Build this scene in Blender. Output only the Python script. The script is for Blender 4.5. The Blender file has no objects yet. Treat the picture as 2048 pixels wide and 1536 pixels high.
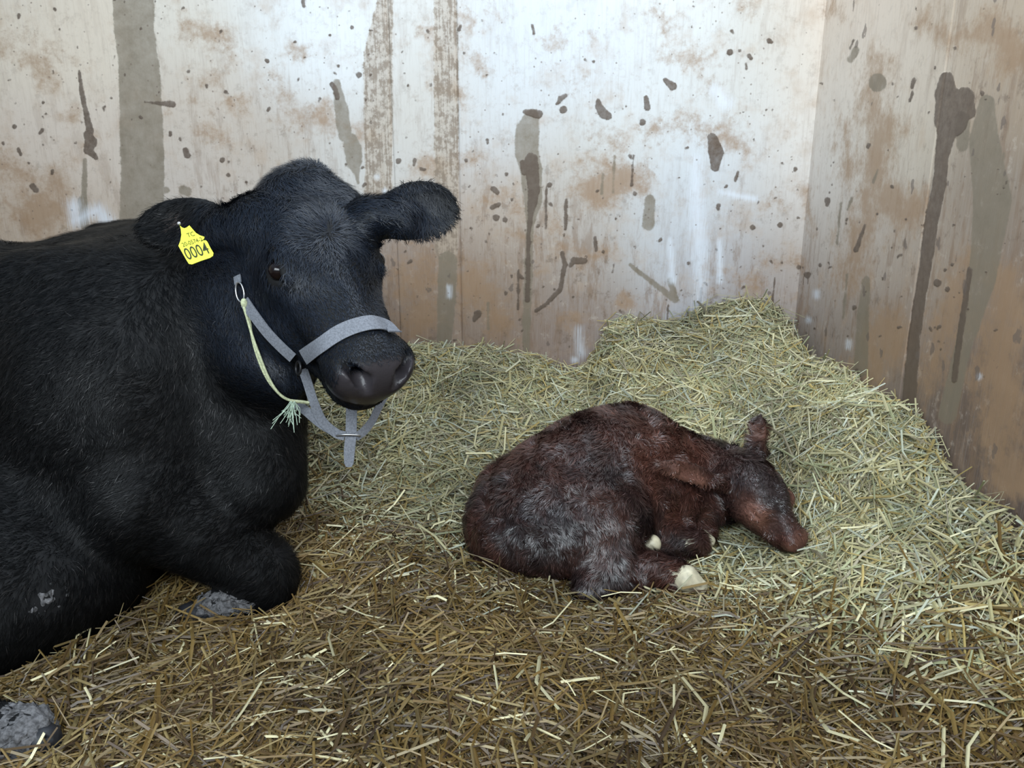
import bpy, math, random
import numpy as np
from mathutils import Vector, Matrix
random.seed(7)
rng = np.random.default_rng(11)
C = bpy.context.scene.collection

# ------------------------------------------------------------------ camera
F, PITCH, CAMH = 1704.0, math.radians(17.0), 1.2
cam_d = bpy.data.cameras.new('camera')
cam = bpy.data.objects.new('camera', cam_d)
C.objects.link(cam)
cam_d.sensor_width = 36.0
cam_d.lens = 36.0 * F / 2048.0
cam_d.clip_start = 0.02
cam.location = (0, 0, CAMH)
cam.rotation_euler = (math.pi / 2 - PITCH, 0, 0)
bpy.context.scene.camera = cam

# ------------------------------------------------------------------ world, lights, exposure
w = bpy.data.worlds.new('sky')
bpy.context.scene.world = w
w.use_nodes = True
bg = w.node_tree.nodes['Background']
bg.inputs[0].default_value = (0.62, 0.80, 1.0, 1)
bg.inputs[1].default_value = 0.62


def area(name, loc, target, sx, sy, power, col):
    d = bpy.data.lights.new(name, 'AREA')
    d.shape = 'RECTANGLE'
    d.size, d.size_y, d.energy, d.color = sx, sy, power, col
    o = bpy.data.objects.new(name, d)
    C.objects.link(o)
    o.location = loc
    o.rotation_euler = (Vector(target) - Vector(loc)).to_track_quat('-Z', 'Y').to_euler()
    return o


# daylight through the open upper half of the stall front, behind the camera
area('daylight', (-0.35, -0.55, 2.2), (0.65, 3.0, 1.05), 2.8, 1.0, 118, (0.86, 0.95, 1.0))
# added overhead fill lamp for the top surfaces, not a real opening
area('overhead_fill', (0.45, 2.35, 3.6), (0.4, 2.5, 0.0), 1.5, 1.0, 58, (0.82, 0.91, 1.0))
vs = bpy.context.scene.view_settings
bpy.context.scene.display_settings.display_device = 'sRGB'
vs.view_transform = 'Standard'
vs.look = 'None'
vs.gamma = 1
vs.use_curve_mapping = False
vs.exposure = 0.0

# ------------------------------------------------------------------ helpers
cp, sp = math.cos(PITCH), math.sin(PITCH)
RIGHT, UP, TOW = np.array([1., 0, 0]), np.array([0, sp, cp]), np.array([0, -cp, sp])


def P(px, py, t):
    """world point seen at pixel (px,py) of the 2048x1536 photo, t metres deep"""
    return np.array([0, 0, CAMH]) + t * ((px - 1024) / F * RIGHT - (py - 768) / F * UP - TOW)


def px2m(r, t):
    return r * t / F


def project(Q):
    Q = np.asarray(Q) - [0, 0, CAMH]
    f = -(Q @ TOW)
    return 1024 + F * (Q @ RIGHT) / f, 768 - F * (Q @ UP) / f


def at_y(px, py, y):
    d = (px - 1024) / F * RIGHT - (py - 768) / F * UP - TOW
    return np.array([0, 0, CAMH]) + d * (y / d[1])


def at_x(px, py, x):
    d = (px - 1024) / F * RIGHT - (py - 768) / F * UP - TOW
    return np.array([0, 0, CAMH]) + d * (x / d[0])


def view(v):
    return v[0] * RIGHT + v[1] * UP + v[2] * TOW


def norm(v):
    v = np.asarray(v, float)
    return v / (np.linalg.norm(v, axis=-1, keepdims=True) + 1e-12)


def basis(x, y):
    """orthonormal columns X,Y,Z with Y kept and X made perpendicular"""
    y = norm(y)
    x = norm(x - y * np.dot(x, y))
    return np.stack([x, y, np.cross(x, y)], 1)


_nd = np.random.default_rng(5)
_ND = norm(_nd.normal(size=(24, 3)))
_NP = _nd.uniform(0, 6.28, 24)


def wob(p, scale, k=0, n=6):
    """cheap smooth noise in about -1..1"""
    r = np.zeros(len(p), np.float32)
    for i in range(n):
        j = (k * 5 + i) % 24
        r += np.sin(p @ _ND[j] * scale * (0.6 + 0.35 * i) + _NP[j] + k * 1.7 + 1.3 * np.sin(p @ _ND[(j + 7) % 24] * scale * 0.7 + _NP[(j + 3) % 24]))
    return r / (n * 0.6)


def mesh_np(name, v, quads=None, tris=None, mats=(), smooth=True, col=None, vcol=None, parent=None, attrs=None, matidx=None):
    me = bpy.data.meshes.new(name)
    v = np.asarray(v, np.float32)
    nq = 0 if quads is None else len(quads)
    nt = 0 if tris is None else len(tris)
    me.vertices.add(len(v))
    me.vertices.foreach_set('co', v.ravel())
    idx = []
    if nq:
        idx.append(np.asarray(quads, np.int32).ravel())
    if nt:
        idx.append(np.asarray(tris, np.int32).ravel())
    idx = np.concatenate(idx)
    me.loops.add(len(idx))
    me.loops.foreach_set('vertex_index', idx)
    me.polygons.add(nq + nt)
    st = np.concatenate([np.arange(nq) * 4, nq * 4 + np.arange(nt) * 3]).astype(np.int32)
    me.polygons.foreach_set('loop_start', st)
    me.update(calc_edges=True)
    me.polygons.foreach_set('use_smooth', np.full(nq + nt, smooth))
    if matidx is not None:
        me.polygons.foreach_set('material_index', np.asarray(matidx, np.int32))
    for m in mats:
        me.materials.append(m)
    if vcol is not None:
        a = me.color_attributes.new('tint', 'FLOAT_COLOR', 'POINT')
        c4 = np.ones((len(v), 4), np.float32)
        c4[:, :vcol.shape[1]] = vcol
        a.data.foreach_set('color', c4.ravel())
    for k, arr in (attrs or {}).items():
        a = me.attributes.new(k, 'FLOAT_COLOR', 'POINT')
        c4 = np.ones((len(v), 4), np.float32)
        c4[:, :arr.shape[1]] = arr
        a.data.foreach_set('color', c4.ravel())
    o = bpy.data.objects.new(name, me)
    C.objects.link(o)
    if parent is not None:
        o.parent = parent
    return o


def tag(o, label=None, cat=None, group=None, kind=None):
    if label: o['label'] = label
    if cat: o['category'] = cat
    if group: o['group'] = group
    if kind: o['kind'] = kind
    return o


class NT:
    def __init__(s, name):
        s.m = bpy.data.materials.new(name)
        s.m.use_nodes = True
        s.t = s.m.node_tree
        s.b = s.t.nodes['Principled BSDF']

    def n(s, typ, **kw):
        nd = s.t.nodes.new(typ)
        for k, v in kw.items():
            if k.startswith('i_'):
                key = k[2:]
                nd.inputs[int(key) if key.isdigit() else key].default_value = v
            else:
                setattr(nd, k, v)
        return nd

    def l(s, a, b):
        s.t.links.new(a, b)

    def mix(s, fac, a, b, mode='MIX'):
        m = s.n('ShaderNodeMix', data_type='RGBA', blend_type=mode)
        for i, x in ((0, fac), (6, a), (7, b)):
            if hasattr(x, 'is_output'):
                s.l(x, m.inputs[i])
            else:
                m.inputs[i].default_value = x if i == 0 else (*x, 1)
        return m.outputs[2]

    def ramp(s, x, p0, p1):
        r = s.n('ShaderNodeMapRange', interpolation_type='SMOOTHSTEP')
        s.l(x, r.inputs[0])
        r.inputs[1].default_value, r.inputs[2].default_value = p0, p1
        return r.outputs[0]

    def math(s, op, a, b=None):
        m = s.n('ShaderNodeMath', operation=op)
        for i, x in ((0, a), (1, b)):
            if x is None: continue
            if hasattr(x, 'is_output'): s.l(x, m.inputs[i])
            else: m.inputs[i].default_value = x
        return m.outputs[0]

    def noise(s, vec, scale, detail=4, rough=0.5):
        nz = s.n('ShaderNodeTexNoise', i_Scale=scale, i_Detail=detail, i_Roughness=rough)
        if vec is not None: s.l(vec, nz.inputs['Vector'])
        return nz.outputs[0]


def simple_mat(name, col, rough=0.6, spec=0.5, metal=0.0, nscale=40, namt=0.15, bump=0.0):
    k = NT(name)
    tc = k.n('ShaderNodeTexCoord')
    nz = k.noise(tc.outputs['Object'], nscale, 5, 0.6)
    c = k.mix(k.ramp(nz, 0.3, 0.7), [x * (1 - namt) for x in col], [min(1, x * (1 + namt)) for x in col])
    k.l(c, k.b.inputs['Base Color'])
    k.b.inputs['Roughness'].default_value = rough
    k.b.inputs['Specular IOR Level'].default_value = spec
    k.b.inputs['Metallic'].default_value = metal
    if bump:
        bp = k.n('ShaderNodeBump', i_Strength=bump, i_Distance=0.002)
        k.l(nz, bp.inputs['Height'])
        k.l(bp.outputs[0], k.b.inputs['Normal'])
    return k.m


def tint_mat(name, rough=0.5, spec=0.5, sheen=0.0, trans=0.0, aniso=0.0):
    k = NT(name)
    a = k.n('ShaderNodeAttribute', attribute_name='tint')
    k.l(a.outputs['Color'], k.b.inputs['Base Color'])
    k.b.inputs['Roughness'].default_value = rough
    k.b.inputs['Specular IOR Level'].default_value = spec
    k.b.inputs['Sheen Weight'].default_value = sheen
    return k.m


# ------------------------------------------------------------------ implicit surfaces
class Field:
    """signed-distance grid filled by smooth unions, polygonised by surface nets"""

    def __init__(s, lo, hi, h):
        s.lo, s.h = np.array(lo, float), h
        s.n = np.ceil((np.array(hi) - s.lo) / h).astype(int) + 1
        s.f = np.full(s.n, 0.5, np.float32)

    def box(s, lo, hi):
        a = np.clip(np.floor((lo - s.lo) / s.h).astype(int), 0, s.n)
        b = np.clip(np.ceil((hi - s.lo) / s.h).astype(int) + 1, 0, s.n)
        if (b <= a).any(): return None
        ax = [np.arange(a[i], b[i]) * s.h + s.lo[i] for i in range(3)]
        g = np.stack(np.meshgrid(*ax, indexing='ij'), -1).astype(np.float32)
        return tuple(slice(a[i], b[i]) for i in range(3)), g

    def put(s, lo, hi, fn, k, sub=False):
        m = k * 1.5 + 3 * s.h
        r = s.box(lo - m, hi + m)
        if r is None: return
        sl, g = r
        d = fn(g)
        o = s.f[sl]
        if sub:
            a, b = o, -d
            hh = np.clip(0.5 + 0.5 * (a - b) / k, 0, 1)
            s.f[sl] = b * (1 - hh) + a * hh + k * hh * (1 - hh)
        else:
            hh = np.clip(0.5 + 0.5 * (o - d) / k, 0, 1)
            s.f[sl] = o * (1 - hh) + d * hh - k * hh * (1 - hh)

    def ell(s, c, r, R=None, k=0.05, sub=False):
        c, r = np.asarray(c, float), np.asarray(r, float)
        R = np.eye(3) if R is None else R
        e = np.sqrt(((R * r) ** 2).sum(1))

        def fn(g):
            q = (g - c.astype(np.float32)) @ R.astype(np.float32)
            k0 = np.sqrt(((q / r) ** 2).sum(-1))
            k1 = np.sqrt(((q / r ** 2) ** 2).sum(-1))
            return np.where(k0 < 1e-4, -r.min(), k0 * (k0 - 1) / np.maximum(k1, 1e-6)).astype(np.float32)
        s.put(c - e, c + e, fn, k, sub)

    def cone(s, a, b, ra, rb, k=0.05, sub=False, flat=None):
        a, b = np.asarray(a, float), np.asarray(b, float)
        lo = np.minimum(a - ra, b - rb)
        hi = np.maximum(a + ra, b + rb)

        def fn(g):
            ba = b - a
            t = np.clip(((g - a) @ ba) / max(ba @ ba, 1e-9), 0, 1)
            return (np.linalg.norm(g - a - t[..., None] * ba, axis=-1) - (ra + (rb - ra) * t)).astype(np.float32)
        s.put(lo, hi, fn, k, sub)

    def sample(s, p):
        i = np.clip(np.round((p - s.lo) / s.h).astype(int), 0, s.n - 1)
        v = s.f[i[:, 0], i[:, 1], i[:, 2]]
        out = ((p < s.lo) | (p > s.lo + (s.n - 1) * s.h)).any(1)
        return np.where(out, 0.5, v)

    def nets(s):
        f = s.f
        ins = f < 0
        c = np.zeros(tuple(s.n - 1), np.int8)
        for dx in (0, 1):
            for dy in (0, 1):
                for dz in (0, 1):
                    c += ins[dx:dx + s.n[0] - 1, dy:dy + s.n[1] - 1, dz:dz + s.n[2] - 1]
        act = (c > 0) & (c < 8)
        I = np.argwhere(act)
        vid = np.full(act.shape, -1, np.int32)
        vid[act] = np.arange(len(I))
        acc = np.zeros((len(I), 3))
        cnt = np.zeros(len(I))
        for ax in range(3):
            o = [x for x in range(3) if x != ax]
            for u in (0, 1):
                for v in (0, 1):
                    p0 = np.zeros(3, int); p0[o[0]] = u; p0[o[1]] = v
                    p1 = p0.copy(); p1[ax] = 1
                    A, B = I + p0, I + p1
                    fa, fb = f[A[:, 0], A[:, 1], A[:, 2]], f[B[:, 0], B[:, 1], B[:, 2]]
                    m = (fa < 0) != (fb < 0)
                    t = fa / np.where(m, fa - fb, 1)
                    acc += (p0 + (p1 - p0) * t[:, None]) * m[:, None]
                    cnt += m
        V = (I + acc / cnt[:, None]) * s.h + s.lo
        Q = []
        for ax in range(3):
            o = [(ax + 1) % 3, (ax + 2) % 3]
            sl0 = [slice(None)] * 3; sl0[ax] = slice(0, -1)
            sl1 = [slice(None)] * 3; sl1[ax] = slice(1, None)
            a, b = ins[tuple(sl0)], ins[tuple(sl1)]
            E = np.argwhere(a != b)
            E = E[(E[:, o[0]] > 0) & (E[:, o[1]] > 0) & (E[:, o[0]] < s.n[o[0]] - 1) & (E[:, o[1]] < s.n[o[1]] - 1)]
            fl = a[E[:, 0], E[:, 1], E[:, 2]]

            def gv(du, dv):
                q = E.copy(); q[:, o[0]] -= du; q[:, o[1]] -= dv
                return vid[q[:, 0], q[:, 1], q[:, 2]]
            q = np.stack([gv(1, 1), gv(0, 1), gv(0, 0), gv(1, 0)], 1)
            q[~fl] = q[~fl][:, ::-1]
            Q.append(q)
        Q = np.concatenate(Q)
        # light smoothing
        e0 = np.concatenate([Q[:, 0], Q[:, 1], Q[:, 2], Q[:, 3]])
        e1 = np.concatenate([Q[:, 1], Q[:, 2], Q[:, 3], Q[:, 0]])
        for lam in (0.5, 0.5):
            A = np.zeros_like(V); n = np.bincount(e0, minlength=len(V)) + np.bincount(e1, minlength=len(V))
            for d in range(3):
                A[:, d] = np.bincount(e0, V[e1, d], len(V)) + np.bincount(e1, V[e0, d], len(V))
            V = V * (1 - lam) + lam * A / np.maximum(n, 1)[:, None]
        return V, Q


def fur(name, V, Q, n, length, flow, lift, width, wave, wscale, mat, colour, weight=None, parent=None, segs=3, seed=1, clump=0.0, cl_amt=0.6):
    """short hair as tapering ribbons rooted on a skin mesh"""
    g = np.random.default_rng(seed)
    T = np.concatenate([Q[:, [0, 1, 2]], Q[:, [0, 2, 3]]])
    a, b, c = V[T[:, 0]], V[T[:, 1]], V[T[:, 2]]
    nr = np.cross(b - a, c - a)
    ar = np.linalg.norm(nr, axis=1)
    wgt = ar.copy()
    if weight is not None:
        wgt *= weight((a + b + c) / 3, nr / (ar[:, None] + 1e-12))
    ti = g.choice(len(T), n, p=wgt / wgt.sum())
    r1, r2 = np.sqrt(g.random(n))[:, None], g.random(n)[:, None]
    p = a[ti] * (1 - r1) + b[ti] * r1 * (1 - r2) + c[ti] * r1 * r2
    nn = nr[ti] / (ar[ti][:, None] + 1e-12)
    d = flow(p, nn)
    wv = np.stack([wob(p, wscale, k) for k in (0, 1, 2)], 1) * wave
    wv2 = np.stack([wob(p, wscale * 3.1, k) for k in (3, 4, 2)], 1) * wave * 0.55
    d = d + wv + wv2 + g.normal(size=(n, 3)) * 0.16
    d = d - nn * (d * nn).sum(1, keepdims=True)
    d = norm(d)
    L = length(p) * g.uniform(0.6, 1.15, n)
    li = (lift(p) if callable(lift) else lift) * g.uniform(0.5, 1.5, n)
    sd = norm(np.cross(d, nn))
    cur = g.normal(size=n) * 0.35
    pts = []
    for s in range(segs + 1):
        u = s / segs
        q = p + d * (L * u)[:, None] + nn * (L * li * (u - 0.45 * u * u) * 1.2)[:, None] + sd * (L * cur * u * u)[:, None]
        pts.append(q - nn * 0.001 * (s == 0))
    if clump:       # wet hair: tips drawn together into locks
        cc = p / clump + np.stack([wob(p, 40 / clump * .01, k_) for k_ in (6, 7, 8)], 1) * .8
        _, inv = np.unique(np.floor(cc).astype(np.int64) @ np.array([1, 4096, 16777216]), return_inverse=True)
        inv = inv.ravel(); cnt = np.bincount(inv)
        mean = np.stack([np.bincount(inv, pts[-1][:, i_]) / cnt for i_ in range(3)], 1)[inv]
        am = cl_amt * g.uniform(.5, 1.1, n)[:, None]
        for s in range(1, segs + 1):
            pts[s] = pts[s] + (mean - pts[-1]) * am * (s / segs) ** 1.5 if s < segs else pts[s] * (1 - am) + mean * am
    vs_ = []
    for s in range(segs):
        wd = width * (1 - 0.55 * s / segs) * g.uniform(0.9, 1.1, n)
        tw = norm(sd + nn * (g.normal(size=(n, 1)) * 0.25 if s == 0 else 0))
        vs_ += [pts[s] - tw * wd[:, None] / 2, pts[s] + tw * wd[:, None] / 2]
    vs_.append(pts[segs])
    m = len(vs_)
    VV = np.stack(vs_, 1).reshape(-1, 3)
    base = (np.arange(n) * m)[:, None]
    quads = np.concatenate([base + [2 * s, 2 * s + 1, 2 * s + 3, 2 * s + 2] for s in range(segs - 1)])
    tris = base + [2 * segs - 2, 2 * segs - 1, 2 * segs]
    col = np.repeat(colour(p, g), m, axis=0)
    return mesh_np(name, VV, quads, tris, (mat,), True, vcol=col, parent=parent)


def ribbon(name, pts, width, thick, mat, parent, nrm, seg=12):
    """flat strap of real thickness swept along a smooth path; nrm = outward direction per point"""
    pts = np.array(pts, float); nrm = np.array(nrm, float)
    if nrm.ndim == 1: nrm = np.repeat(nrm[None], len(pts), 0)
    t = np.linspace(0, len(pts) - 1, (len(pts) - 1) * seg + 1)

    def cr(A):
        A = np.vstack([2 * A[0] - A[1], A, 2 * A[-1] - A[-2]])
        i = np.minimum(t.astype(int), len(pts) - 2); u = (t - i)[:, None]
        p0, p1, p2, p3 = A[i], A[i + 1], A[i + 2], A[i + 3]
        return 0.5 * (2 * p1 + (p2 - p0) * u + (2 * p0 - 5 * p1 + 4 * p2 - p3) * u ** 2 + (3 * p1 - p0 - 3 * p2 + p3) * u ** 3)
    S, N = cr(pts), norm(cr(nrm))
    D = norm(np.gradient(S, axis=0))
    W = norm(np.cross(D, N)); N = norm(np.cross(W, D))
    wf = width if np.ndim(width) == 0 else np.interp(t, np.arange(len(pts)), width)
    wf = np.ones(len(S)) * wf
    V = []
    for (a, b) in ((-1, -1), (-1, 1), (-0.5, 1.15), (0.5, 1.15), (1, 1), (1, -1)):
        V.append(S + W * (a * wf / 2)[:, None] + N * (b * thick / 2))
    V = np.stack(V, 1); k = V.shape[1]; n = len(S)
    q = []
    for i in range(n - 1):
        for j in range(k):
            q.append([i * k + j, i * k + (j + 1) % k, (i + 1) * k + (j + 1) % k, (i + 1) * k + j])
    c0 = len(V.reshape(-1, 3))
    V2 = np.vstack([V.reshape(-1, 3), S[:1], S[-1:]])
    tr = [[c0, (j + 1) % k, j] for j in range(k)] + [[c0 + 1, (n - 1) * k + j, (n - 1) * k + (j + 1) % k] for j in range(k)]
    return mesh_np(name, V2, q, tr, (mat,), False, parent=parent)


def tube(name, pts, rad, mat, parent=None, closed=False, sides=8, seg=6, matlist=None):
    pts = np.array(pts, float); n0 = len(pts)
    rad = np.ones(n0) * rad
    m = n0 if closed else n0 - 1
    t = np.linspace(0, m, m * seg + 1)
    if closed: t = t[:-1]
    i = np.minimum(t.astype(int), m - 1); u = (t - i)[:, None]
    g = (lambda k: pts[k % n0]) if closed else (lambda k: pts[np.clip(k, 0, n0 - 1)])
    p0, p1, p2, p3 = g(i - 1), g(i), g(i + 1), g(i + 2)
    S = 0.5 * (2 * p1 + (p2 - p0) * u + (2 * p0 - 5 * p1 + 4 * p2 - p3) * u ** 2 + (3 * p1 - p0 - 3 * p2 + p3) * u ** 3)
    R = np.interp(t, np.arange(n0 + (1 if closed else 0)), np.append(rad, rad[0]) if closed else rad)
    D = norm(np.roll(S, -1, 0) - np.roll(S, 1, 0)) if closed else norm(np.gradient(S, axis=0))
    ref = np.array([0.3, 0.5, 0.81])
    A = norm(np.cross(D, ref)); B = np.cross(D, A)
    th = np.arange(sides) / sides * 2 * np.pi
    V = S[:, None] + R[:, None, None] * (A[:, None] * np.cos(th)[:, None] + B[:, None] * np.sin(th)[:, None])
    n = len(S); q = []
    for a in range(n if closed else n - 1):
        b = (a + 1) % n
        for j in range(sides):
            q.append([a * sides + j, a * sides + (j + 1) % sides, b * sides + (j + 1) % sides, b * sides + j])
    V = V.reshape(-1, 3); tr = None
    if not closed:
        c0 = len(V); V = np.vstack([V, S[:1], S[-1:]])
        tr = [[c0, (j + 1) % sides, j] for j in range(sides)] + [[c0 + 1, (n - 1) * sides + j, (n - 1) * sides + (j + 1) % sides] for j in range(sides)]
    return mesh_np(name, V, q, tr, (mat,), True, parent=parent)


# ------------------------------------------------------------------ the stall
BY, RX, LX, FY, WH = 3.3, 1.12, -3.3, -0.75, 2.7


def wall_material():
    k = NT('stained_panel')
    tc = k.n('ShaderNodeTexCoord')
    oc = tc.outputs['Object']
    a1 = k.n('ShaderNodeAttribute', attribute_name='tint')
    a2 = k.n('ShaderNodeAttribute', attribute_name='stains')
    sep = k.n('ShaderNodeSeparateColor'); k.l(a2.outputs['Color'], sep.inputs[0])
    mud, grey, brown = sep.outputs[0], sep.outputs[1], sep.outputs[2]
    white = a2.outputs['Alpha']
    a3 = k.n('ShaderNodeAttribute', attribute_name='mottle'); sep3 = k.n('ShaderNodeSeparateColor'); k.l(a3.outputs['Color'], sep3.inputs[0])
    mot = sep3.outputs[0]
    n1 = k.noise(oc, 9, 8, 0.65)
    n2 = k.noise(oc, 42, 6, 0.7)
    n3 = k.noise(oc, 160, 4, 0.6)
    mp = k.n('ShaderNodeMapping'); mp.inputs['Scale'].default_value = (30, 30, 1.6); k.l(oc, mp.inputs[0])
    streak = k.noise(mp.outputs[0], 4, 5, 0.6)
    mp2 = k.n('ShaderNodeMapping'); mp2.inputs['Scale'].default_value = (120, 120, 3.0); k.l(oc, mp2.inputs[0])
    fine = k.noise(mp2.outputs[0], 3, 3, 0.6)
    base = a1.outputs['Color']
    # blotchy brown film, stronger where the tint is already dirty
    c = k.mix(k.math('MULTIPLY', k.ramp(n1, 0.48, 0.72), 0.38), base, (0.45, 0.31, 0.20))
    c = k.mix(k.math('MULTIPLY', k.ramp(n2, 0.52, 0.75), 0.30), c, (0.30, 0.21, 0.15))
    c = k.mix(k.math('MULTIPLY', k.ramp(streak, 0.50, 0.75), 0.22), c, (0.34, 0.26, 0.20))
    c = k.mix(k.math('MULTIPLY', k.ramp(fine, 0.45, 0.8), 0.16), c, (0.80, 0.78, 0.76))

    # grime grows with how dirty the panel already is
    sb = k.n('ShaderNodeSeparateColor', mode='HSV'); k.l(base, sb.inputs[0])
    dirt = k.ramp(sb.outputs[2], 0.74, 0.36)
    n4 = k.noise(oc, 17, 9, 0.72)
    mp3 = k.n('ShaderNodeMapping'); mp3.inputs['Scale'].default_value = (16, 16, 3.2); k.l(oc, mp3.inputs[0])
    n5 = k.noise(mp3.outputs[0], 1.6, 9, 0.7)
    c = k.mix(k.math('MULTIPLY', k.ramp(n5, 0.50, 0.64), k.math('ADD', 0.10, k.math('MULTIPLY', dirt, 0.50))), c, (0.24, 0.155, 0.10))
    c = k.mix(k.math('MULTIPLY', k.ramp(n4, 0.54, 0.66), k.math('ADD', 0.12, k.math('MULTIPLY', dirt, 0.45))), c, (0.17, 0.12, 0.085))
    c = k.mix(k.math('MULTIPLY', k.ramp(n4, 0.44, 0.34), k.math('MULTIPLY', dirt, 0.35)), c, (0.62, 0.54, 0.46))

    def edge(x, amp, lo, hi, nz):
        y = k.math('ADD', x, k.math('MULTIPLY', k.math('SUBTRACT', nz, 0.5), amp))
        return k.ramp(y, lo, hi)
    nb = k.math('ADD', k.math('MULTIPLY', n1, 0.6), k.math('MULTIPLY', n2, 0.4))
    c = k.mix(k.math('MULTIPLY', edge(brown, 2.6, 0.30, 1.0, nb), 0.72), c, (0.34, 0.215, 0.125))
    mask = edge(mot, 0.35, 0.42, 0.58, n2)
    c = k.mix(k.math('MULTIPLY', mask, 0.52), c, (0.47, 0.38, 0.285))
    c = k.mix(k.math('MULTIPLY', k.math('MULTIPLY', mask, k.ramp(k.math('ADD', k.math('MULTIPLY', n2, 0.6), k.math('MULTIPLY', streak, 0.4)), 0.44, 0.56)), 0.72), c, (0.22, 0.165, 0.12))
    nm = k.math('ADD', k.math('MULTIPLY', n4, 0.6), k.math('MULTIPLY', n2, 0.4))
    c = k.mix(k.math('MULTIPLY', edge(grey, 0.55, 0.42, 0.56, nm), k.math('ADD', 0.40, k.math('MULTIPLY', n4, 0.75))), c, (0.215, 0.178, 0.128))
    c = k.mix(k.math('MULTIPLY', edge(mud, 0.50, 0.45, 0.55, nm), k.math('ADD', 0.60, k.math('MULTIPLY', n2, 0.55))), c, (0.115, 0.082, 0.060))
    c = k.mix(k.math('MULTIPLY', edge(white, 0.9, 0.30, 0.85, fine), 0.62), c, (0.80, 0.86, 0.95))
    # fly-speck sized splashes
    vo = k.n('ShaderNodeTexVoronoi', i_Scale=34.0, i_Randomness=1.0); k.l(oc, vo.inputs['Vector'])
    sc = k.n('ShaderNodeSeparateColor'); k.l(vo.outputs['Color'], sc.inputs[0])
    spot = k.math('MULTIPLY', k.ramp(k.math('ADD', vo.outputs['Distance'], k.math('MULTIPLY', n3, 0.18)), 0.23, 0.17), k.math('GREATER_THAN', sc.outputs[0], 0.50))
    c = k.mix(k.math('MULTIPLY', spot, 0.6), c, (0.17, 0.12, 0.09))
    wv = k.n('ShaderNodeTexNoise', i_Scale=26.0, i_Detail=3.0); k.l(oc, wv.inputs['Vector'])
    va = k.n('ShaderNodeVectorMath', operation='MULTIPLY_ADD'); k.l(wv.outputs['Color'], va.inputs[0]); va.inputs[1].default_value = (.05, .05, .05); k.l(oc, va.inputs[2])
    mp4 = k.n('ShaderNodeMapping'); mp4.inputs['Scale'].default_value = (1, 1, .55); k.l(va.outputs[0], mp4.inputs[0])
    vo2 = k.n('ShaderNodeTexVoronoi', i_Scale=17.0, i_Randomness=1.0); k.l(mp4.outputs[0], vo2.inputs['Vector'])
    sc2 = k.n('ShaderNodeSeparateColor'); k.l(vo2.outputs['Color'], sc2.inputs[0])
    spot2 = k.math('MULTIPLY', k.ramp(vo2.outputs['Distance'], 0.20, 0.15), k.math('GREATER_THAN', sc2.outputs[1], k.math('SUBTRACT', 0.93, k.math('MULTIPLY', dirt, 0.35))))
    c = k.mix(k.math('MULTIPLY', spot2, 0.7), c, (0.15, 0.115, 0.095))
    k.l(c, k.b.inputs['Base Color'])
    k.l(k.math('ADD', 0.42, k.math('MULTIPLY', n1, 0.3)), k.b.inputs['Roughness'])
    k.b.inputs['Specular IOR Level'].default_value = 0.35
    bp = k.n('ShaderNodeBump', i_Strength=0.35, i_Distance=0.004)
    hgt = k.math('ADD', k.math('MULTIPLY', n2, 0.25), k.math('MULTIPLY', edge(mud, 0.22, 0.45, 0.6, n2), 0.8))
    k.l(hgt, bp.inputs['Height']); k.l(bp.outputs[0], k.b.inputs['Normal'])
    return k.m


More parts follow.
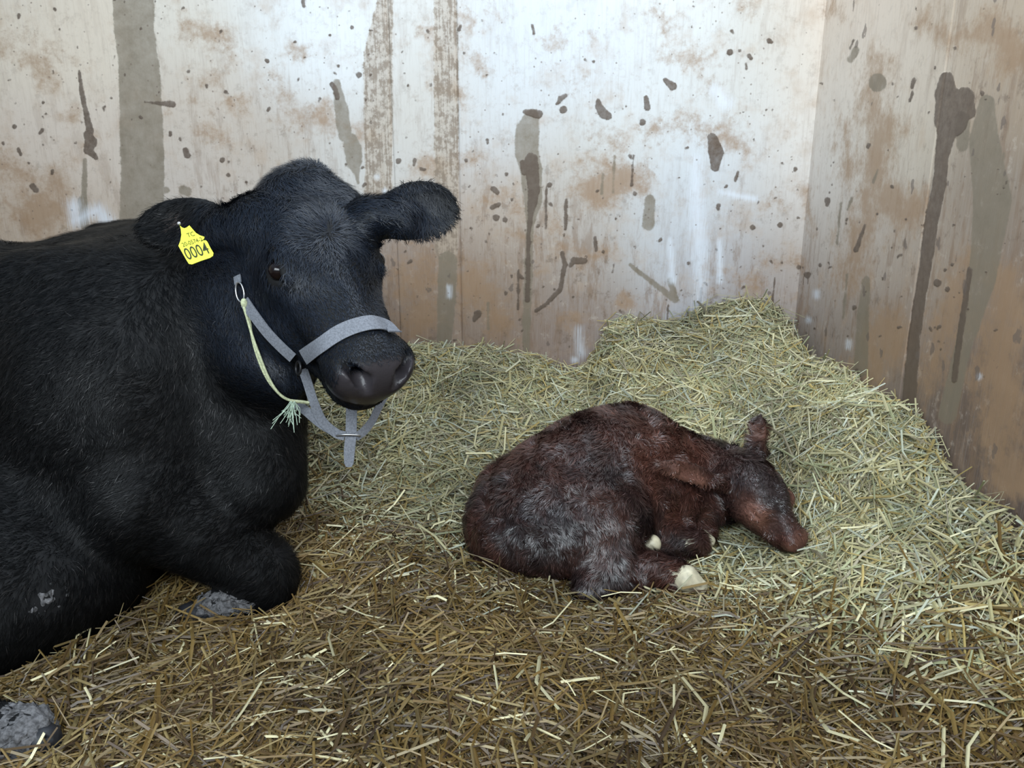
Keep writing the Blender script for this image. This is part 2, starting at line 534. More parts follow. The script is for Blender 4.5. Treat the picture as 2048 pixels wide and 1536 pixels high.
# panel dirt, plus tones painted paler by the right corner for missing light: control points (px, py, r, g, b)
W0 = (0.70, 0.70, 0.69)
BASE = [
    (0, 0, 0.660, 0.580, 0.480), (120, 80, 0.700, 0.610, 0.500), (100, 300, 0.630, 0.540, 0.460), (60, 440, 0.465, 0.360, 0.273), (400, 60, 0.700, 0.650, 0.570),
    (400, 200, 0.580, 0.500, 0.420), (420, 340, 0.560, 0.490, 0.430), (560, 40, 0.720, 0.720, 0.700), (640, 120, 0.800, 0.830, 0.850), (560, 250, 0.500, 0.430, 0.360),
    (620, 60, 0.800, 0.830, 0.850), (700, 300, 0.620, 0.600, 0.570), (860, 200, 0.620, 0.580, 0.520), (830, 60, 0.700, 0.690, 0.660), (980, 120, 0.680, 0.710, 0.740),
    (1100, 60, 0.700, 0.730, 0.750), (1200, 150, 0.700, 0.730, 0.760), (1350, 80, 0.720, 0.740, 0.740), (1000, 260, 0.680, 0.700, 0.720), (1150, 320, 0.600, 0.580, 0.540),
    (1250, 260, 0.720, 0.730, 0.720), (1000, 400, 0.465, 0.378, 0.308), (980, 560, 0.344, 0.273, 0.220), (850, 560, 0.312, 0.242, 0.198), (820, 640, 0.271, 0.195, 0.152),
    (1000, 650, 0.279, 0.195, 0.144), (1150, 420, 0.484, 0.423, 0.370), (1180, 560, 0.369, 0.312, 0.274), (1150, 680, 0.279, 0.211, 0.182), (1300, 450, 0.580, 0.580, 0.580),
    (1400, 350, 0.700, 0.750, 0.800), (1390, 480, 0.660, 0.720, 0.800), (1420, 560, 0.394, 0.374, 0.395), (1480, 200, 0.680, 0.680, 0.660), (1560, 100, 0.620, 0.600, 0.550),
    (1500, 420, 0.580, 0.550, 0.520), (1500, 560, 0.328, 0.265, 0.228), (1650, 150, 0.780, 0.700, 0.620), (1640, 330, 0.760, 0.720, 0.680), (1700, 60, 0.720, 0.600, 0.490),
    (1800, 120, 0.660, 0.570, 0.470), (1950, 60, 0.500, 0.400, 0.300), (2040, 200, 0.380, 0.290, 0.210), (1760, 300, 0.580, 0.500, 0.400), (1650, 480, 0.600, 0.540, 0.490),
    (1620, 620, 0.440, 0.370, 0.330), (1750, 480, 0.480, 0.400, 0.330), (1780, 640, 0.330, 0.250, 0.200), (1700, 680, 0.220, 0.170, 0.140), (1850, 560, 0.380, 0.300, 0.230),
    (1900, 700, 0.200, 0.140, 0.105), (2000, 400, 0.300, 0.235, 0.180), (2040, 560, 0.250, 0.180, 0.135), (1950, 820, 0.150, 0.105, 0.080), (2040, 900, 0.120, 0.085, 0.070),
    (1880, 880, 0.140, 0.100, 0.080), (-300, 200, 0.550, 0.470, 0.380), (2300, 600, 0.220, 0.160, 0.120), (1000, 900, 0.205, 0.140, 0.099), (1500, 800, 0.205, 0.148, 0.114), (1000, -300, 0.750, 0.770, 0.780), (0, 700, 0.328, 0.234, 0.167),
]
# stains: channel, ((px, py, radius), ...) polyline
MUD, GREY, BROWN, WHITE, MOT = 0, 1, 2, 3, 4
ST = [
    (GREY, [(258, -420, 40), (265, -40, 42), (268, 60, 40), (278, 130, 40), (282, 230, 43), (285, 330, 43), (282, 480, 44)]),
    (MOT, [(782, -420, 12), (775, -30, 12), (765, 40, 20), (756, 110, 29), (757, 230, 29), (757, 330, 27), (755, 440, 27)]),
    (MOT, [(888, -420, 22), (890, -30, 22), (892, 100, 24), (893, 250, 24), (893, 420, 24), (893, 500, 22)]), (GREY, [(896, 520, 18), (893, 600, 18), (888, 700, 14)]),
    (GREY, [(1062, 235, 16), (1055, 262, 24), (1052, 300, 23), (1062, 340, 22), (1066, 400, 18), (1060, 450, 7), (1056, 560, 8), (1052, 700, 7)]),
    (MUD, [(1050, 224, 5), (1076, 228, 9)]), (MUD, [(1062, 320, 14), (1068, 380, 12), (1065, 400, 10), (1060, 440, 5), (1057, 470, 4), (1055, 600, 5)]),
    (MUD, [(1045, 325, 6), (1048, 345, 6)]),
    (GREY, [(673, 165, 7), (683, 220, 14), (690, 270, 14)]), (MUD, [(664, 168, 5), (671, 180, 5), (675, 195, 5)]), (GREY, [(700, 280, 14), (706, 300, 18), (708, 325, 15), (714, 350, 5), (716, 365, 3)]),
    (MUD, [(158, 142, 2), (163, 180, 5), (172, 225, 5), (180, 262, 8)]), (MUD, [(176, 270, 9), (182, 285, 13), (176, 300, 9), (192, 315, 4)]), (GREY, [(170, 320, 4), (167, 440, 6)]),
    (WHITE, [(148, 412, 14), (152, 440, 16), (196, 420, 14), (215, 445, 18)]), (GREY, [(165, 400, 9), (168, 450, 9)]),
    (MUD, [(1196, 200, 3), (1198, 214, 8), (1208, 228, 10), (1216, 232, 8)]), (MUD, [(1120, 198, 5), (1130, 192, 5), (1114, 207, 3)]), (MUD, [(1064, 50, 2), (1068, 66, 3)]),
    (MUD, [(1127, 219, 8)]), (MUD, [(1292, 195, 5), (1295, 215, 6)]), (MUD, [(1285, 245, 6)]), (MUD, [(1345, 172, 9), (1330, 160, 4)]),
    (BROWN, [(1445, 275, 34), (1475, 285, 26)]), (MUD, [(1424, 275, 10), (1432, 305, 16), (1430, 335, 8)]),
    (WHITE, [(1392, 320, 10), (1392, 400, 16), (1398, 480, 18), (1400, 560, 14), (1398, 620, 8)]), (WHITE, [(1340, 480, 5), (1345, 560, 8)]), (WHITE, [(1430, 180, 12), (1450, 205, 16)]), (WHITE, [(1438, 480, 5), (1440, 560, 8)]),
    (WHITE, [(1157, 660, 6), (1162, 705, 10)]), (WHITE, [(1150, 720, 8)]), (WHITE, [(1440, 384, 3), (1510, 398, 3)]),
    (BROWN, [(560, 190, 26), (600, 230, 30)]), (BROWN, [(840, 520, 40), (840, 640, 50)]), (BROWN, [(950, 560, 50), (1000, 640, 50)]), (BROWN, [(1180, 380, 50), (1250, 350, 45)]),
    (BROWN, [(1300, 260, 14), (1420, 250, 12)]), (BROWN, [(100, 130, 30)]), (BROWN, [(80, 420, 60)]), (BROWN, [(370, 60, 24), (450, 90, 20)]), (BROWN, [(420, 150, 30)]),
    (MUD, [(1893, 158, 15), (1893, 190, 24), (1908, 215, 39), (1902, 240, 34), (1928, 195, 21), (1938, 225, 14)]),
    (MUD, [(1895, 255, 22), (1885, 310, 14), (1878, 370, 14), (1862, 450, 14), (1850, 540, 12), (1830, 660, 12), (1818, 800, 14)]),
    (GREY, [(1925, 240, 16), (1925, 290, 12)]), (GREY, [(1974, 205, 15), (1968, 280, 30), (1985, 400, 38), (1965, 560, 26), (1925, 700, 16), (1895, 830, 18)]),
    (BROWN, [(1760, 250, 50), (1740, 420, 40), (1700, 560, 40)]), (BROWN, [(1745, 240, 40), (1760, 140, 34)]), (GREY, [(1755, 165, 18)]), (BROWN, [(1690, 250, 12), (1695, 330, 14), (1700, 420, 12)]),
    (GREY, [(1700, 120, 6), (1712, 100, 7)]), (BROWN, [(1850, 40, 20), (1900, 80, 30), (1990, 60, 40), (2030, 120, 40)]), (BROWN, [(1780, 400, 60), (1820, 420, 50)]),
    (BROWN, [(1930, 520, 30), (1900, 640, 40), (1860, 760, 40)]), (BROWN, [(2010, 560, 50), (1990, 760, 60), (2020, 950, 60)]), (BROWN, [(1780, 660, 60), (1740, 740, 50)]),
    (GREY, [(1733, 560, 8), (1725, 640, 12), (1722, 740, 14)]), (MUD, [(1940, 540, 5), (1925, 640, 6), (1908, 760, 6)]), (MUD, [(1730, 450, 3), (1712, 500, 5)]),
    (GREY, [(1340, 560, 5), (1350, 600, 7), (1260, 530, 3)]), (MUD, [(1132, 400, 3), (1131, 458, 3)]), (MUD, [(1124, 505, 4), (1130, 530, 5), (1120, 580, 5), (1090, 610, 4), (1072, 622, 3)]), (MUD, [(1148, 521, 7), (1168, 521, 7)]),
    (MUD, [(955, 628, 8), (948, 640, 4)]), (GREY, [(1300, 400, 10), (1296, 450, 12)]), (MUD, [(1190, 475, 4), (1192, 500, 4)]), (BROWN, [(1200, 260, 20), (1230, 300, 20)]),
    (BROWN, [(300, 205, 6), (400, 208, 10), (480, 212, 6)]), (MUD, [(290, 203, 2), (318, 207, 4), (345, 208, 7)]), (BROWN, [(60, 125, 8), (140, 128, 16)]), (BROWN, [(0, 90, 20), (60, 78, 10)]), (BROWN, [(0, 330, 30), (120, 380, 40)]), (BROWN, [(1100, 100, 8), (1180, 60, 5)]), (BROWN, [(650, 240, 30), (720, 260, 20)]), (MUD, [(606, 2, 4), (608, 12, 4)]), (MUD, [(370, 300, 5), (374, 310, 7)]), (GREY, [(367, 381, 9), (375, 383, 9)]), (GREY, [(332, 380, 7)]), (MUD, [(65, 372, 6), (72, 380, 6)]),
    (MUD, [(29, 253, 5)]), (MUD, [(84, 260, 3), (80, 266, 3)]), (MUD, [(36, 298, 4), (42, 310, 3)]), (MUD, [(445, 320, 5)]), (MUD, [(457, 350, 5)]), (MUD, [(535, 122, 4)]), (MUD, [(377, 143, 4)]),
    (MUD, [(660, 70, 3)]), (MUD, [(704, 55, 4)]), (MUD, [(718, 150, 6)]), (MUD, [(797, 322, 6)]), (MUD, [(830, 320, 4), (828, 330, 3)]), (MUD, [(928, 106, 3)]), (MUD, [(964, 41, 3)]), (MUD, [(932, 320, 4)]),
    (MUD, [(922, 50, 2), (918, 60, 3)]), (MUD, [(987, 378, 6), (995, 385, 5)]), (MUD, [(998, 408, 4), (984, 415, 5)]), (MUD, [(992, 435, 7)]), (MUD, [(1010, 440, 5)]), (MUD, [(1013, 348, 4)]),
    (MUD, [(1098, 370, 5)]), (MUD, [(1270, 387, 5)]), (MUD, [(1460, 104, 6)]), (MUD, [(1492, 128, 2), (1493, 138, 3)]), (MUD, [(1707, 80, 2), (1700, 97, 2)]), (MUD, [(1828, 160, 4), (1823, 175, 3)]),
    (MUD, [(1825, 186, 3), (1820, 202, 3)]), (MUD, [(1910, 96, 4)]), (MUD, [(1832, 56, 4)]), (MUD, [(1655, 400, 6), (1655, 410, 4)]), (MUD, [(1505, 455, 6)]), (MUD, [(1560, 450, 6)]),
    (MUD, [(1615, 550, 7)]), (MUD, [(1598, 535, 5)]), (MUD, [(1640, 530, 4)]), (MUD, [(1875, 566, 8)]), (MUD, [(1895, 578, 6)]), (MUD, [(1860, 430, 6), (1862, 460, 5)]),
    (WHITE, [(1633, 585, 4), (1633, 592, 4)]), (WHITE, [(1556, 646, 4)]), (WHITE, [(1579, 660, 4)]), (WHITE, [(1548, 676, 5)]), (WHITE, [(1617, 640, 3)]), (WHITE, [(1697, 684, 2), (1696, 694, 2)]), (WHITE, [(1958, 753, 3)]),
    (WHITE, [(898, 575, 2), (899, 592, 2)]), (WHITE, [(754, 354, 2)]), (WHITE, [(770, 383, 3)]),
]
_g = np.random.default_rng(3)
for i in range(620):
    x, y = _g.uniform(-100, 2050), _g.uniform(-350, 800)
    if x > 900 and _g.random() < 0.4: y = _g.uniform(330, 700)
    r = _g.choice([1.6, 2.4, 3.4, 4.6], p=[.55, .29, .12, .04])
    an = _g.normal(1.57, 0.7); ln = r * _g.uniform(0, 2.2)
    ST.append((MUD, [(x, y, r), (x + ln * math.cos(an), y + ln * math.sin(an), r * 0.7)]))
for i in range(40):     # fine vertical runs
    x, y = _g.uniform(900, 2050), _g.uniform(300, 800)
    ST.append((_g.choice([GREY, MUD, BROWN]), [(x, y, 2.0), (x - (x - 1000) * 0.012, y + _g.uniform(15, 90), 2.5)]))
for i in range(60):
    x, y = _g.uniform(0, 1700), _g.uniform(0, 650)
    ST.append((BROWN, [(x, y, _g.uniform(4, 16)), (x + _g.normal() * 40, y + _g.normal() * 20, _g.uniform(3, 10))]))


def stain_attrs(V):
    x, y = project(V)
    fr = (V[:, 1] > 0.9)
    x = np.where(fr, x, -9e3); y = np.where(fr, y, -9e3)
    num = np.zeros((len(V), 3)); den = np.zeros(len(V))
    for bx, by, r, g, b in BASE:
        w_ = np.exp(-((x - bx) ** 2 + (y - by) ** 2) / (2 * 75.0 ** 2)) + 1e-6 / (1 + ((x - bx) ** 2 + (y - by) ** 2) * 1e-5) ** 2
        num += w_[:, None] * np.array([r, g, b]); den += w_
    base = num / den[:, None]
    out = np.zeros((len(V), 5))
    for ch, pl in ST:
        if ch == WHITE and max(p[2] for p in pl) < 6: pl = [(a_, b_, c_ + 3.5) for a_, b_, c_ in pl]
        xs = [p[0] for p in pl]; ys = [p[1] for p in pl]; rm = max(p[2] for p in pl) + 25
        m = np.flatnonzero((x > min(xs) - rm) & (x < max(xs) + rm) & (y > min(ys) - rm) & (y < max(ys) + rm))
        if not len(m): continue
        q = np.stack([x[m], y[m]], 1); best = np.full(len(m), 1e3)
        for i in range(max(1, len(pl) - 1)):
            a = np.array(pl[i], float); b = np.array(pl[min(i + 1, len(pl) - 1)], float)
            ba = b[:2] - a[:2]
            t = np.clip(((q - a[:2]) @ ba) / max(ba @ ba, 1e-6), 0, 1)
            best = np.minimum(best, np.linalg.norm(q - a[:2] - t[:, None] * ba, axis=1) - (a[2] + (b[2] - a[2]) * t))
        soft = {BROWN: 45.0, WHITE: 26.0 if len(pl) > 1 and rm > 33 else 12.0}.get(ch, 14.0)
        out[m, ch] = np.maximum(out[m, ch], np.clip(0.5 - best / (2 * soft), 0, 1))
    return base, out[:, :4], out[:, 4:].repeat(3, 1)


WALL_M = wall_material()
FARM = simple_mat('plain_stained_panel', (0.55, 0.50, 0.44), 0.6, 0.3, nscale=6, namt=0.25)


def wall_grid(name, us, zs, fn, thick_dir, label):
    """panelled wall: fine grid on the room side plus a solid back"""
    U, Z = np.meshgrid(us, zs, indexing='ij')
    V = fn(U.ravel(), Z.ravel())
    nu, nz = len(us), len(zs)
    i, j = np.meshgrid(np.arange(nu - 1), np.arange(nz - 1), indexing='ij')
    a = (i * nz + j).ravel()
    q = np.stack([a, a + nz, a + nz + 1, a + 1], 1)
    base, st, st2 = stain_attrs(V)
    off = len(V)
    cr = np.array([0, nz - 1, (nu - 1) * nz, nu * nz - 1])
    B = V[cr] + np.array(thick_dir)
    q2 = [[off, off + 1, off + 3, off + 2], [cr[0], cr[2], off + 2, off], [cr[1], off + 1, off + 3, cr[3]], [cr[0], off, off + 1, cr[1]], [cr[2], cr[3], off + 3, off + 2]]
    V = np.vstack([V, B]); base = np.vstack([base, base[cr]]); st = np.vstack([st, st[cr]]); st2 = np.vstack([st2, st2[cr]])
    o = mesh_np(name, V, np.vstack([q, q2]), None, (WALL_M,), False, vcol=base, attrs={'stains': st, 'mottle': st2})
    tag(o, label, 'wall', kind='structure')
    return o


def groove(u, lines, depth=0.006, wd=0.004):
    d = np.zeros(len(u))
    for l in lines: d += depth * np.exp(-((u - l) / wd) ** 2)
    return d


seams_b = [at_y(915, 200, BY)[0], at_y(792, 200, BY)[0] - 0.02]
zs = np.concatenate([np.linspace(0, 0.2, 4)[:-1], np.arange(0.2, 2.0, 0.005), np.linspace(2.0, WH, 6)])
us = np.concatenate([np.linspace(LX, -2.2, 8)[:-1], np.arange(-2.2, RX, 0.005), [RX]])
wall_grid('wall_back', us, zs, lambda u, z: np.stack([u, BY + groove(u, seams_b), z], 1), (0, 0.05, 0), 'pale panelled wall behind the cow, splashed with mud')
us = np.concatenate([np.linspace(FY, 1.5, 10)[:-1], np.arange(1.5, BY, 0.005), [BY]])
seams_r = [at_x(1905, 40, RX)[1]]
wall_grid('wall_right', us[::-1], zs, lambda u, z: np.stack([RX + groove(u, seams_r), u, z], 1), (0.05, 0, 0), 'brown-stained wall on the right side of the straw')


def box(name, lo, hi, mat, parent=None):
    lo, hi = np.array(lo), np.array(hi)
    V = np.array([[(lo, hi)[i][0], (lo, hi)[j][1], (lo, hi)[k][2]] for i in (0, 1) for j in (0, 1) for k in (0, 1)])
    q = [[0, 1, 3, 2], [4, 6, 7, 5], [0, 4, 5, 1], [2, 3, 7, 6], [0, 2, 6, 4], [1, 5, 7, 3]]
    return mesh_np(name, V, q, None, (mat,), False, parent=parent)


tag(box('wall_left', (LX - 0.05, FY, 0), (LX, BY + 0.05, WH), FARM), 'stained panel wall at the far left end of the stall', 'wall', kind='structure')
tag(box('wall_front', (LX, FY - 0.05, 0), (RX + 0.05, FY, 1.15), FARM), 'half-height stall front behind the photographer', 'wall', kind='structure')
CONC = simple_mat('concrete', (0.22, 0.19, 0.16), 0.9, 0.2, nscale=12, namt=0.3, bump=0.3)
tag(box('floor', (LX, FY, -0.08), (RX, BY, 0.0), CONC), 'concrete stall floor under the straw', 'floor', kind='structure')

# ------------------------------------------------------------------ straw bed height
bp_px = [(300, 690), (700, 700), (850, 700), (930, 702), (1000, 700), (1060, 722), (1110, 742), (1180, 735), (1205, 690), (1232, 640), (1290, 632), (1380, 640), (1450, 618), (1520, 622), (1545, 650), (1570, 700)]
bx = np.array([at_y(a, b, BY)[0] for a, b in bp_px]); bz = np.array([at_y(a, b, BY)[2] for a, b in bp_px])
rp_px = [(2300, 1330), (2048, 1068), (1990, 1030), (1950, 985), (1905, 925), (1870, 880), (1840, 830), (1780, 790), (1720, 748), (1650, 728), (1600, 722), (1570, 700)]
ry = np.array([at_x(a, b, RX)[1] for a, b in rp_px]); rz = np.array([at_x(a, b, RX)[2] for a, b in rp_px])


def straw_h(x, y):
    p = np.stack([x, y, 0 * x], 1)
    hb = np.interp(x, bx, bz); hr = np.interp(y, ry, rz)
    db, dr = np.clip(BY - y, 0, 9), np.clip(RX - x, 0, 9)
    g = lambda d, L: np.exp(-(d / L) ** 1.6)
    hb = hb - .022; hr = hr - .02
    Lb = 0.55 + 0.25 * np.clip((x - 0.2) / 0.8, 0, 1)
    base = 0.045 + 0.018 * wob(p, 5.0, 1) + 0.010 * wob(p, 14.0, 2)
    a = (hb - 0.045) * g(db, Lb); b = (hr - 0.045) * g(dr, 0.24 + 0.16 * np.clip((y - 2.2) / 1.1, 0, 1))
    h = base + np.maximum(a, b) + 0.35 * np.minimum(a, b) * np.clip(np.minimum(db, dr) / 0.25, 0, 1)
    h += 0.02 * wob(p, 22.0, 3) * np.clip((h - 0.06) / 0.2, 0, 1)
    h -= .035 * np.exp(-((x - .72) / .14) ** 2 - ((y - 2.12) / .14) ** 2)
    return np.maximum(h, 0.012)

# ------------------------------------------------------------------ the cow
# head frame: X to the picture's left, Y towards the muzzle, Z out of the forehead
HR = basis(view([-0.78, -0.18, 0.60]), view([0.47, -0.79, 0.38]))
HS = 1.02
EYE = P(556, 541, 1.80)
HO = EYE - HR @ (np.array([0.118, 0.215, 0.0]) * HS)


def H(x, y, z):
    if y > .215: y = .215 + (y - .215) * .94
    return HO + HR @ (np.array([x, y, z]) * HS)


cow = Field((-2.95, 1.25, 0.0), (-0.02, 2.85, 1.26), 0.0065)
c = cow
# trunk, belly, shoulder, brisket
c.ell((-1.80, 2.28, .48), (1.05, .44, .45), k=.1)
c.ell((-1.48, 1.93, .18), (.60, .54, .30), k=.06)
c.ell((-2.48, 2.28, .42), (.36, .42, .42), k=.1)
c.ell((-2.15, 1.92, .28), (.36, .24, .30), k=.08)
c.ell((-.97, 2.12, .52), (.34, .36, .39), k=.1)
c.ell((-.84, 2.12, .45), (.29, .25, .29), k=.08)
c.ell(P(90, 640, 2.13), (.20, .12, .17), k=.1)          # shoulder point
c.cone(P(500, 780, 2.12), P(520, 960, 2.1), .13, .115, k=.08)   # dewlap
c.cone((-1.15, 2.38, .70), (-.70, 2.26, .80), .22, .18, k=.09)   # neck crest
c.cone((-1.0, 2.16, .62), (-.60, 2.07, .80), .26, .165, k=.09)
c.cone(P(520, 560, 2.05), P(540, 720, 2.02), .13, .11, k=.07)
c.cone(P(200, 480, 2.60), P(430, 478, 2.4), .05, .05, k=.12)
# near foreleg folded under, knee forward
c.cone(P(300, 1000, 2.04), P(400, 1052, 2.07), .150, .108, k=.06)
c.cone(P(400, 1062, 2.06), P(520, 1138, 2.11), .102, .086, k=.04)
c.cone(P(515, 1145, 2.11), P(528, 1160, 2.12), .082, .082, k=.03)
c.cone(P(525, 1178, 2.12), P(440, 1212, 2.09), .048, .036, k=.03)
c.cone(P(445, 1212, 2.09), P(415, 1220, 2.08), .040, .040, k=.02)
# hind leg lying forward, out of the frame to the left
c.cone((-2.10, 1.78, .22), (-1.62, 1.55, .13), .13, .075, k=.06)
c.cone((-1.62, 1.55, .13), (-1.16, 1.44, .07), .07, .045, k=.04)
c.cone((-1.16, 1.44, .07), P(52, 1476, 1.63), .050, .054, k=.03)
# tail root
c.cone((-2.80, 2.25, .62), (-2.86, 2.1, .25), .04, .025, k=.04)

# head
def he(ctr, r, k=.03, sub=False, R=None):
    c.ell(H(*ctr), np.array(r) * HS, HR if R is None else R, k * HS, sub)


def hc(a, b, ra, rb, k=.03, sub=False):
    c.cone(H(*a), H(*b), ra * HS, rb * HS, k * HS, sub)


he((0, .095, -.055), (.128, .15, .10), .04)
he((-.050, -.028, -.004), (.062, .056, .055), .05)
he((-.098, .035, -.012), (.054, .060, .050), .04)          # poll tuft
for s in (1, -1):
    hc((0, -.01, -.03), ((.066 if s > 0 else -.105), .045, -.035), .053, .050, .04)
he((0, .17, .0), (.100, .12, .052), .05)
for s in (1, -1):
    he((s * .098, .035, -.055), (.048, .06, .055), .04)
for s in (1, -1):
    he((s * .088, .20, -.03), (.042, .055, .055), .04)       # orbit
    he((s * .076, .19, -.13), (.05, .12, .085), .05)      # cheek
    hc((s * .062, .22, -.15), (s * .03, .42, -.125), .060, .036, .05)   # jaw
    hc((s * .05, .24, -.045), (s * .045, .42, -.06), .055, .045, .04)
    he((s * .042, .475, -.036), (.054, .048, .046), .03)     # nostril wing
hc((0, .16, -.005), (0, .43, -.028), .060, .047, .05)     # nasal bridge
he((-.004, .474, -.070), (.088, .062, .068), .035)            # muzzle
he((0, .462, -.128), (.060, .058, .042), .03)            # chin and lower lip
# mouth line
for s in (1, -1):
    hc((s * .088, .40, -.122), (s * .070, .50, -.118), .005, .005, .008, True)
hc((.070, .50, -.118), (0, .545, -.112), .005, .005, .008, True)
hc((-.070, .50, -.118), (0, .545, -.112), .005, .005, .008, True)
# nostrils: comma shaped hollows
for s in (1, -1):
    hc((s * .042, .518, -.026), (s * .078, .482, .000), .0175, .0105, .006, True)
    hc((s * .044, .510, -.026), (s * .040, .470, -.030), .0175, .012, .006, True)
    hc((s * .032, .532, -.046), (s * .042, .520, -.028), .008, .015, .008, True)
# eye sockets, lids
EB = [H(s * .116, .213, -.004) for s in (1, -1)]
for i, s in enumerate((1, -1)):
    hc((s * .108, .175, .014), (s * .112, .245, .006), .014, .010, .012)      # brow
    c.ell(EB[i], np.array([.028, .025, .019]) * HS, HR, .006, True)
    hc((s * .116, .192, .012), (s * .117, .236, .010), .0065, .005, .006)    # upper lid
    hc((s * .119, .192, -.018), (s * .120, .238, -.016), .005, .004, .006)
# ears: hollow leaves
def ear(fld, base, mid, tip, wide, wr, fr, thick, hollow, k=.02):
    """leaf from base to tip; wide = half-width vector direction; fr = direction the hollow faces"""
    y = norm(tip - base); x = norm(wide - y * np.dot(wide, y)); z = np.cross(x, y)
    if np.dot(z, fr) < 0: z = -z; x = -x
    R = np.stack([x, y, z], 1); L = np.linalg.norm(tip - base)
    fld.cone(base, mid, thick * 2.2, thick * 1.6, k)
    fld.ell(base + y * L * .56, (wr, L * .46, thick * 1.25), R, k)
    fld.ell(base + y * L * .60 + z * thick * 1.5, (wr * .74, L * .40, thick * 1.3 * hollow), R, k * .5, True)
    return R


earR = ear(c, P(742, 432, 1.93), P(780, 430, 1.93), P(912, 410, 1.96), view([0.1, 1, .12]), .066, view([-.1, -.2, 1]), .016, 1.0)
earL = ear(c, P(482, 448, 1.92), P(440, 448, 1.93), P(278, 450, 1.99), view([-.05, 1, -.25]), .068, view([.1, -.25, .9]), .016, 1.0)
c.cone(P(505, 452, 1.93), P(425, 460, 1.94), .042, .030, k=.035)
c.cone(P(728, 440, 1.93), P(800, 436, 1.94), .042, .036, k=.04)

CV, CQ = cow.nets()
CV[:, 2] = np.maximum(CV[:, 2], 0.006)

LHR = HR.T / HS


def in_head(p):
    return (p - HO) @ HR / HS


# pelt under the hair: black skin; nose pad glossier
k = NT('black_hide')
tc = k.n('ShaderNodeTexCoord')
a = k.n('ShaderNodeAttribute', attribute_name='tint')
k.l(a.outputs['Color'], k.b.inputs['Base Color'])
sepp = k.n('ShaderNodeSeparateColor')
nz = k.noise(tc.outputs['Object'], 220, 3, 0.6)
a2 = k.n('ShaderNodeAttribute', attribute_name='gloss'); k.l(a2.outputs['Color'], sepp.inputs[0])
rg = k.n('ShaderNodeMapRange'); k.l(sepp.outputs[0], rg.inputs[0]); rg.inputs[3].default_value = 0.75; rg.inputs[4].default_value = 0.30
k.l(rg.outputs[0], k.b.inputs['Roughness'])
bp = k.n('ShaderNodeBump', i_Strength=0.25, i_Distance=0.002); k.l(nz, bp.inputs['Height']); k.l(bp.outputs[0], k.b.inputs['Normal'])
k.b.inputs['Specular IOR Level'].default_value = 0.3
HIDE = k.m


def ss(x, a, b):
    t = np.clip((x - a) / (b - a), 0, 1)
    return t * t * (3 - 2 * t)


def nose_mask(p):
    h = in_head(p)
    return ss(h[:, 1] - .4 * h[:, 2], .466, .490) * ss(h[:, 2], -.122, -.105) * (1 - ss(np.abs(h[:, 0]), .082, .102))


col = np.tile(np.array([[.0040, .0042, .0050]]), (len(CV), 1))
nm = nose_mask(CV)[:, None]
col = col * (1 - nm) + np.array([[.034, .030, .034]]) * nm
# paler skin inside the ear with the tag
dd = np.linalg.norm(CV - P(345, 448, 1.96), axis=1)
m = (1 - ss(dd, .008, .035))[:, None] * 0.5
col = col * (1 - m) + np.array([[.10, .075, .065]]) * m
COW = bpy.data.objects.new('cow', None); C.objects.link(COW); COW.location = (-1.5, 2.2, 0)
tag(COW, 'large black cow lying in the straw on the left, head turned to the calf', 'cow')


def adopt(o, par, label=None):
    """parent without moving"""
    o.parent = par
    o.matrix_parent_inverse = Matrix.Translation(-Vector(par_loc(par)))
    if label: o['label'] = label
    return o


def par_loc(par):
    v = Vector((0, 0, 0))
    while par is not None:
        v += par.location; par = par.parent
    return v


body = mesh_np('body', CV, CQ, None, (HIDE,), True, vcol=col, attrs={'gloss': np.repeat(nm, 3, 1)})
adopt(body, COW)

HAIRB = tint_mat('black_hair', 0.48, 0.26, 0.0)
_t = HAIRB.node_tree; _m = _t.nodes.new('ShaderNodeMapRange'); _m.inputs[1].default_value = .002; _m.inputs[2].default_value = .014
_m.inputs[3].default_value = .10; _m.inputs[4].default_value = .38
_a = [n for n in _t.nodes if n.type == 'ATTRIBUTE'][0]; _t.links.new(_a.outputs['Fac'], _m.inputs[0]); _t.links.new(_m.outputs[0], _t.nodes['Principled BSDF'].inputs['Specular IOR Level'])


def cow_flow(p, nn):
    h = in_head(p)
    w = ss(h[:, 1], -.10, .03) * (1 - ss(np.linalg.norm(h - [0, .22, -.05], axis=1), .36, .46))
    head_d = (HR @ np.array([0, 1., 0]))
    fwd = np.array([-.75, -.1, -.65])
    # forehead hair radiates from a whorl between the eyes
    wh = h - np.array([0, .17, .03]); rad = norm(wh * [1, 1, 0.2])
    rw = np.exp(-(np.linalg.norm(wh, axis=1) / .10) ** 2)
    hd = head_d[None] * (1 - rw)[:, None] * .9 + (rad @ HR.T) * rw[:, None] * 1.0
    return hd * w[:, None] + fwd[None] * (1 - w)[:, None]


def cow_len(p):
    h = in_head(p)
    L = np.full(len(p), .026)
    face = ss(h[:, 1], .20, .40) * (np.abs(h[:, 0]) < .16) * (h[:, 1] < .6) * (np.abs(h[:, 2] + .05) < .18)
    L = L * (1 - .62 * face)
    pol = np.exp(-((h[:, 1] - .0) / .10) ** 2 - ((h[:, 2]) / .15) ** 2 - (h[:, 0] / .15) ** 2)
    return L * (1 + .25 * pol)


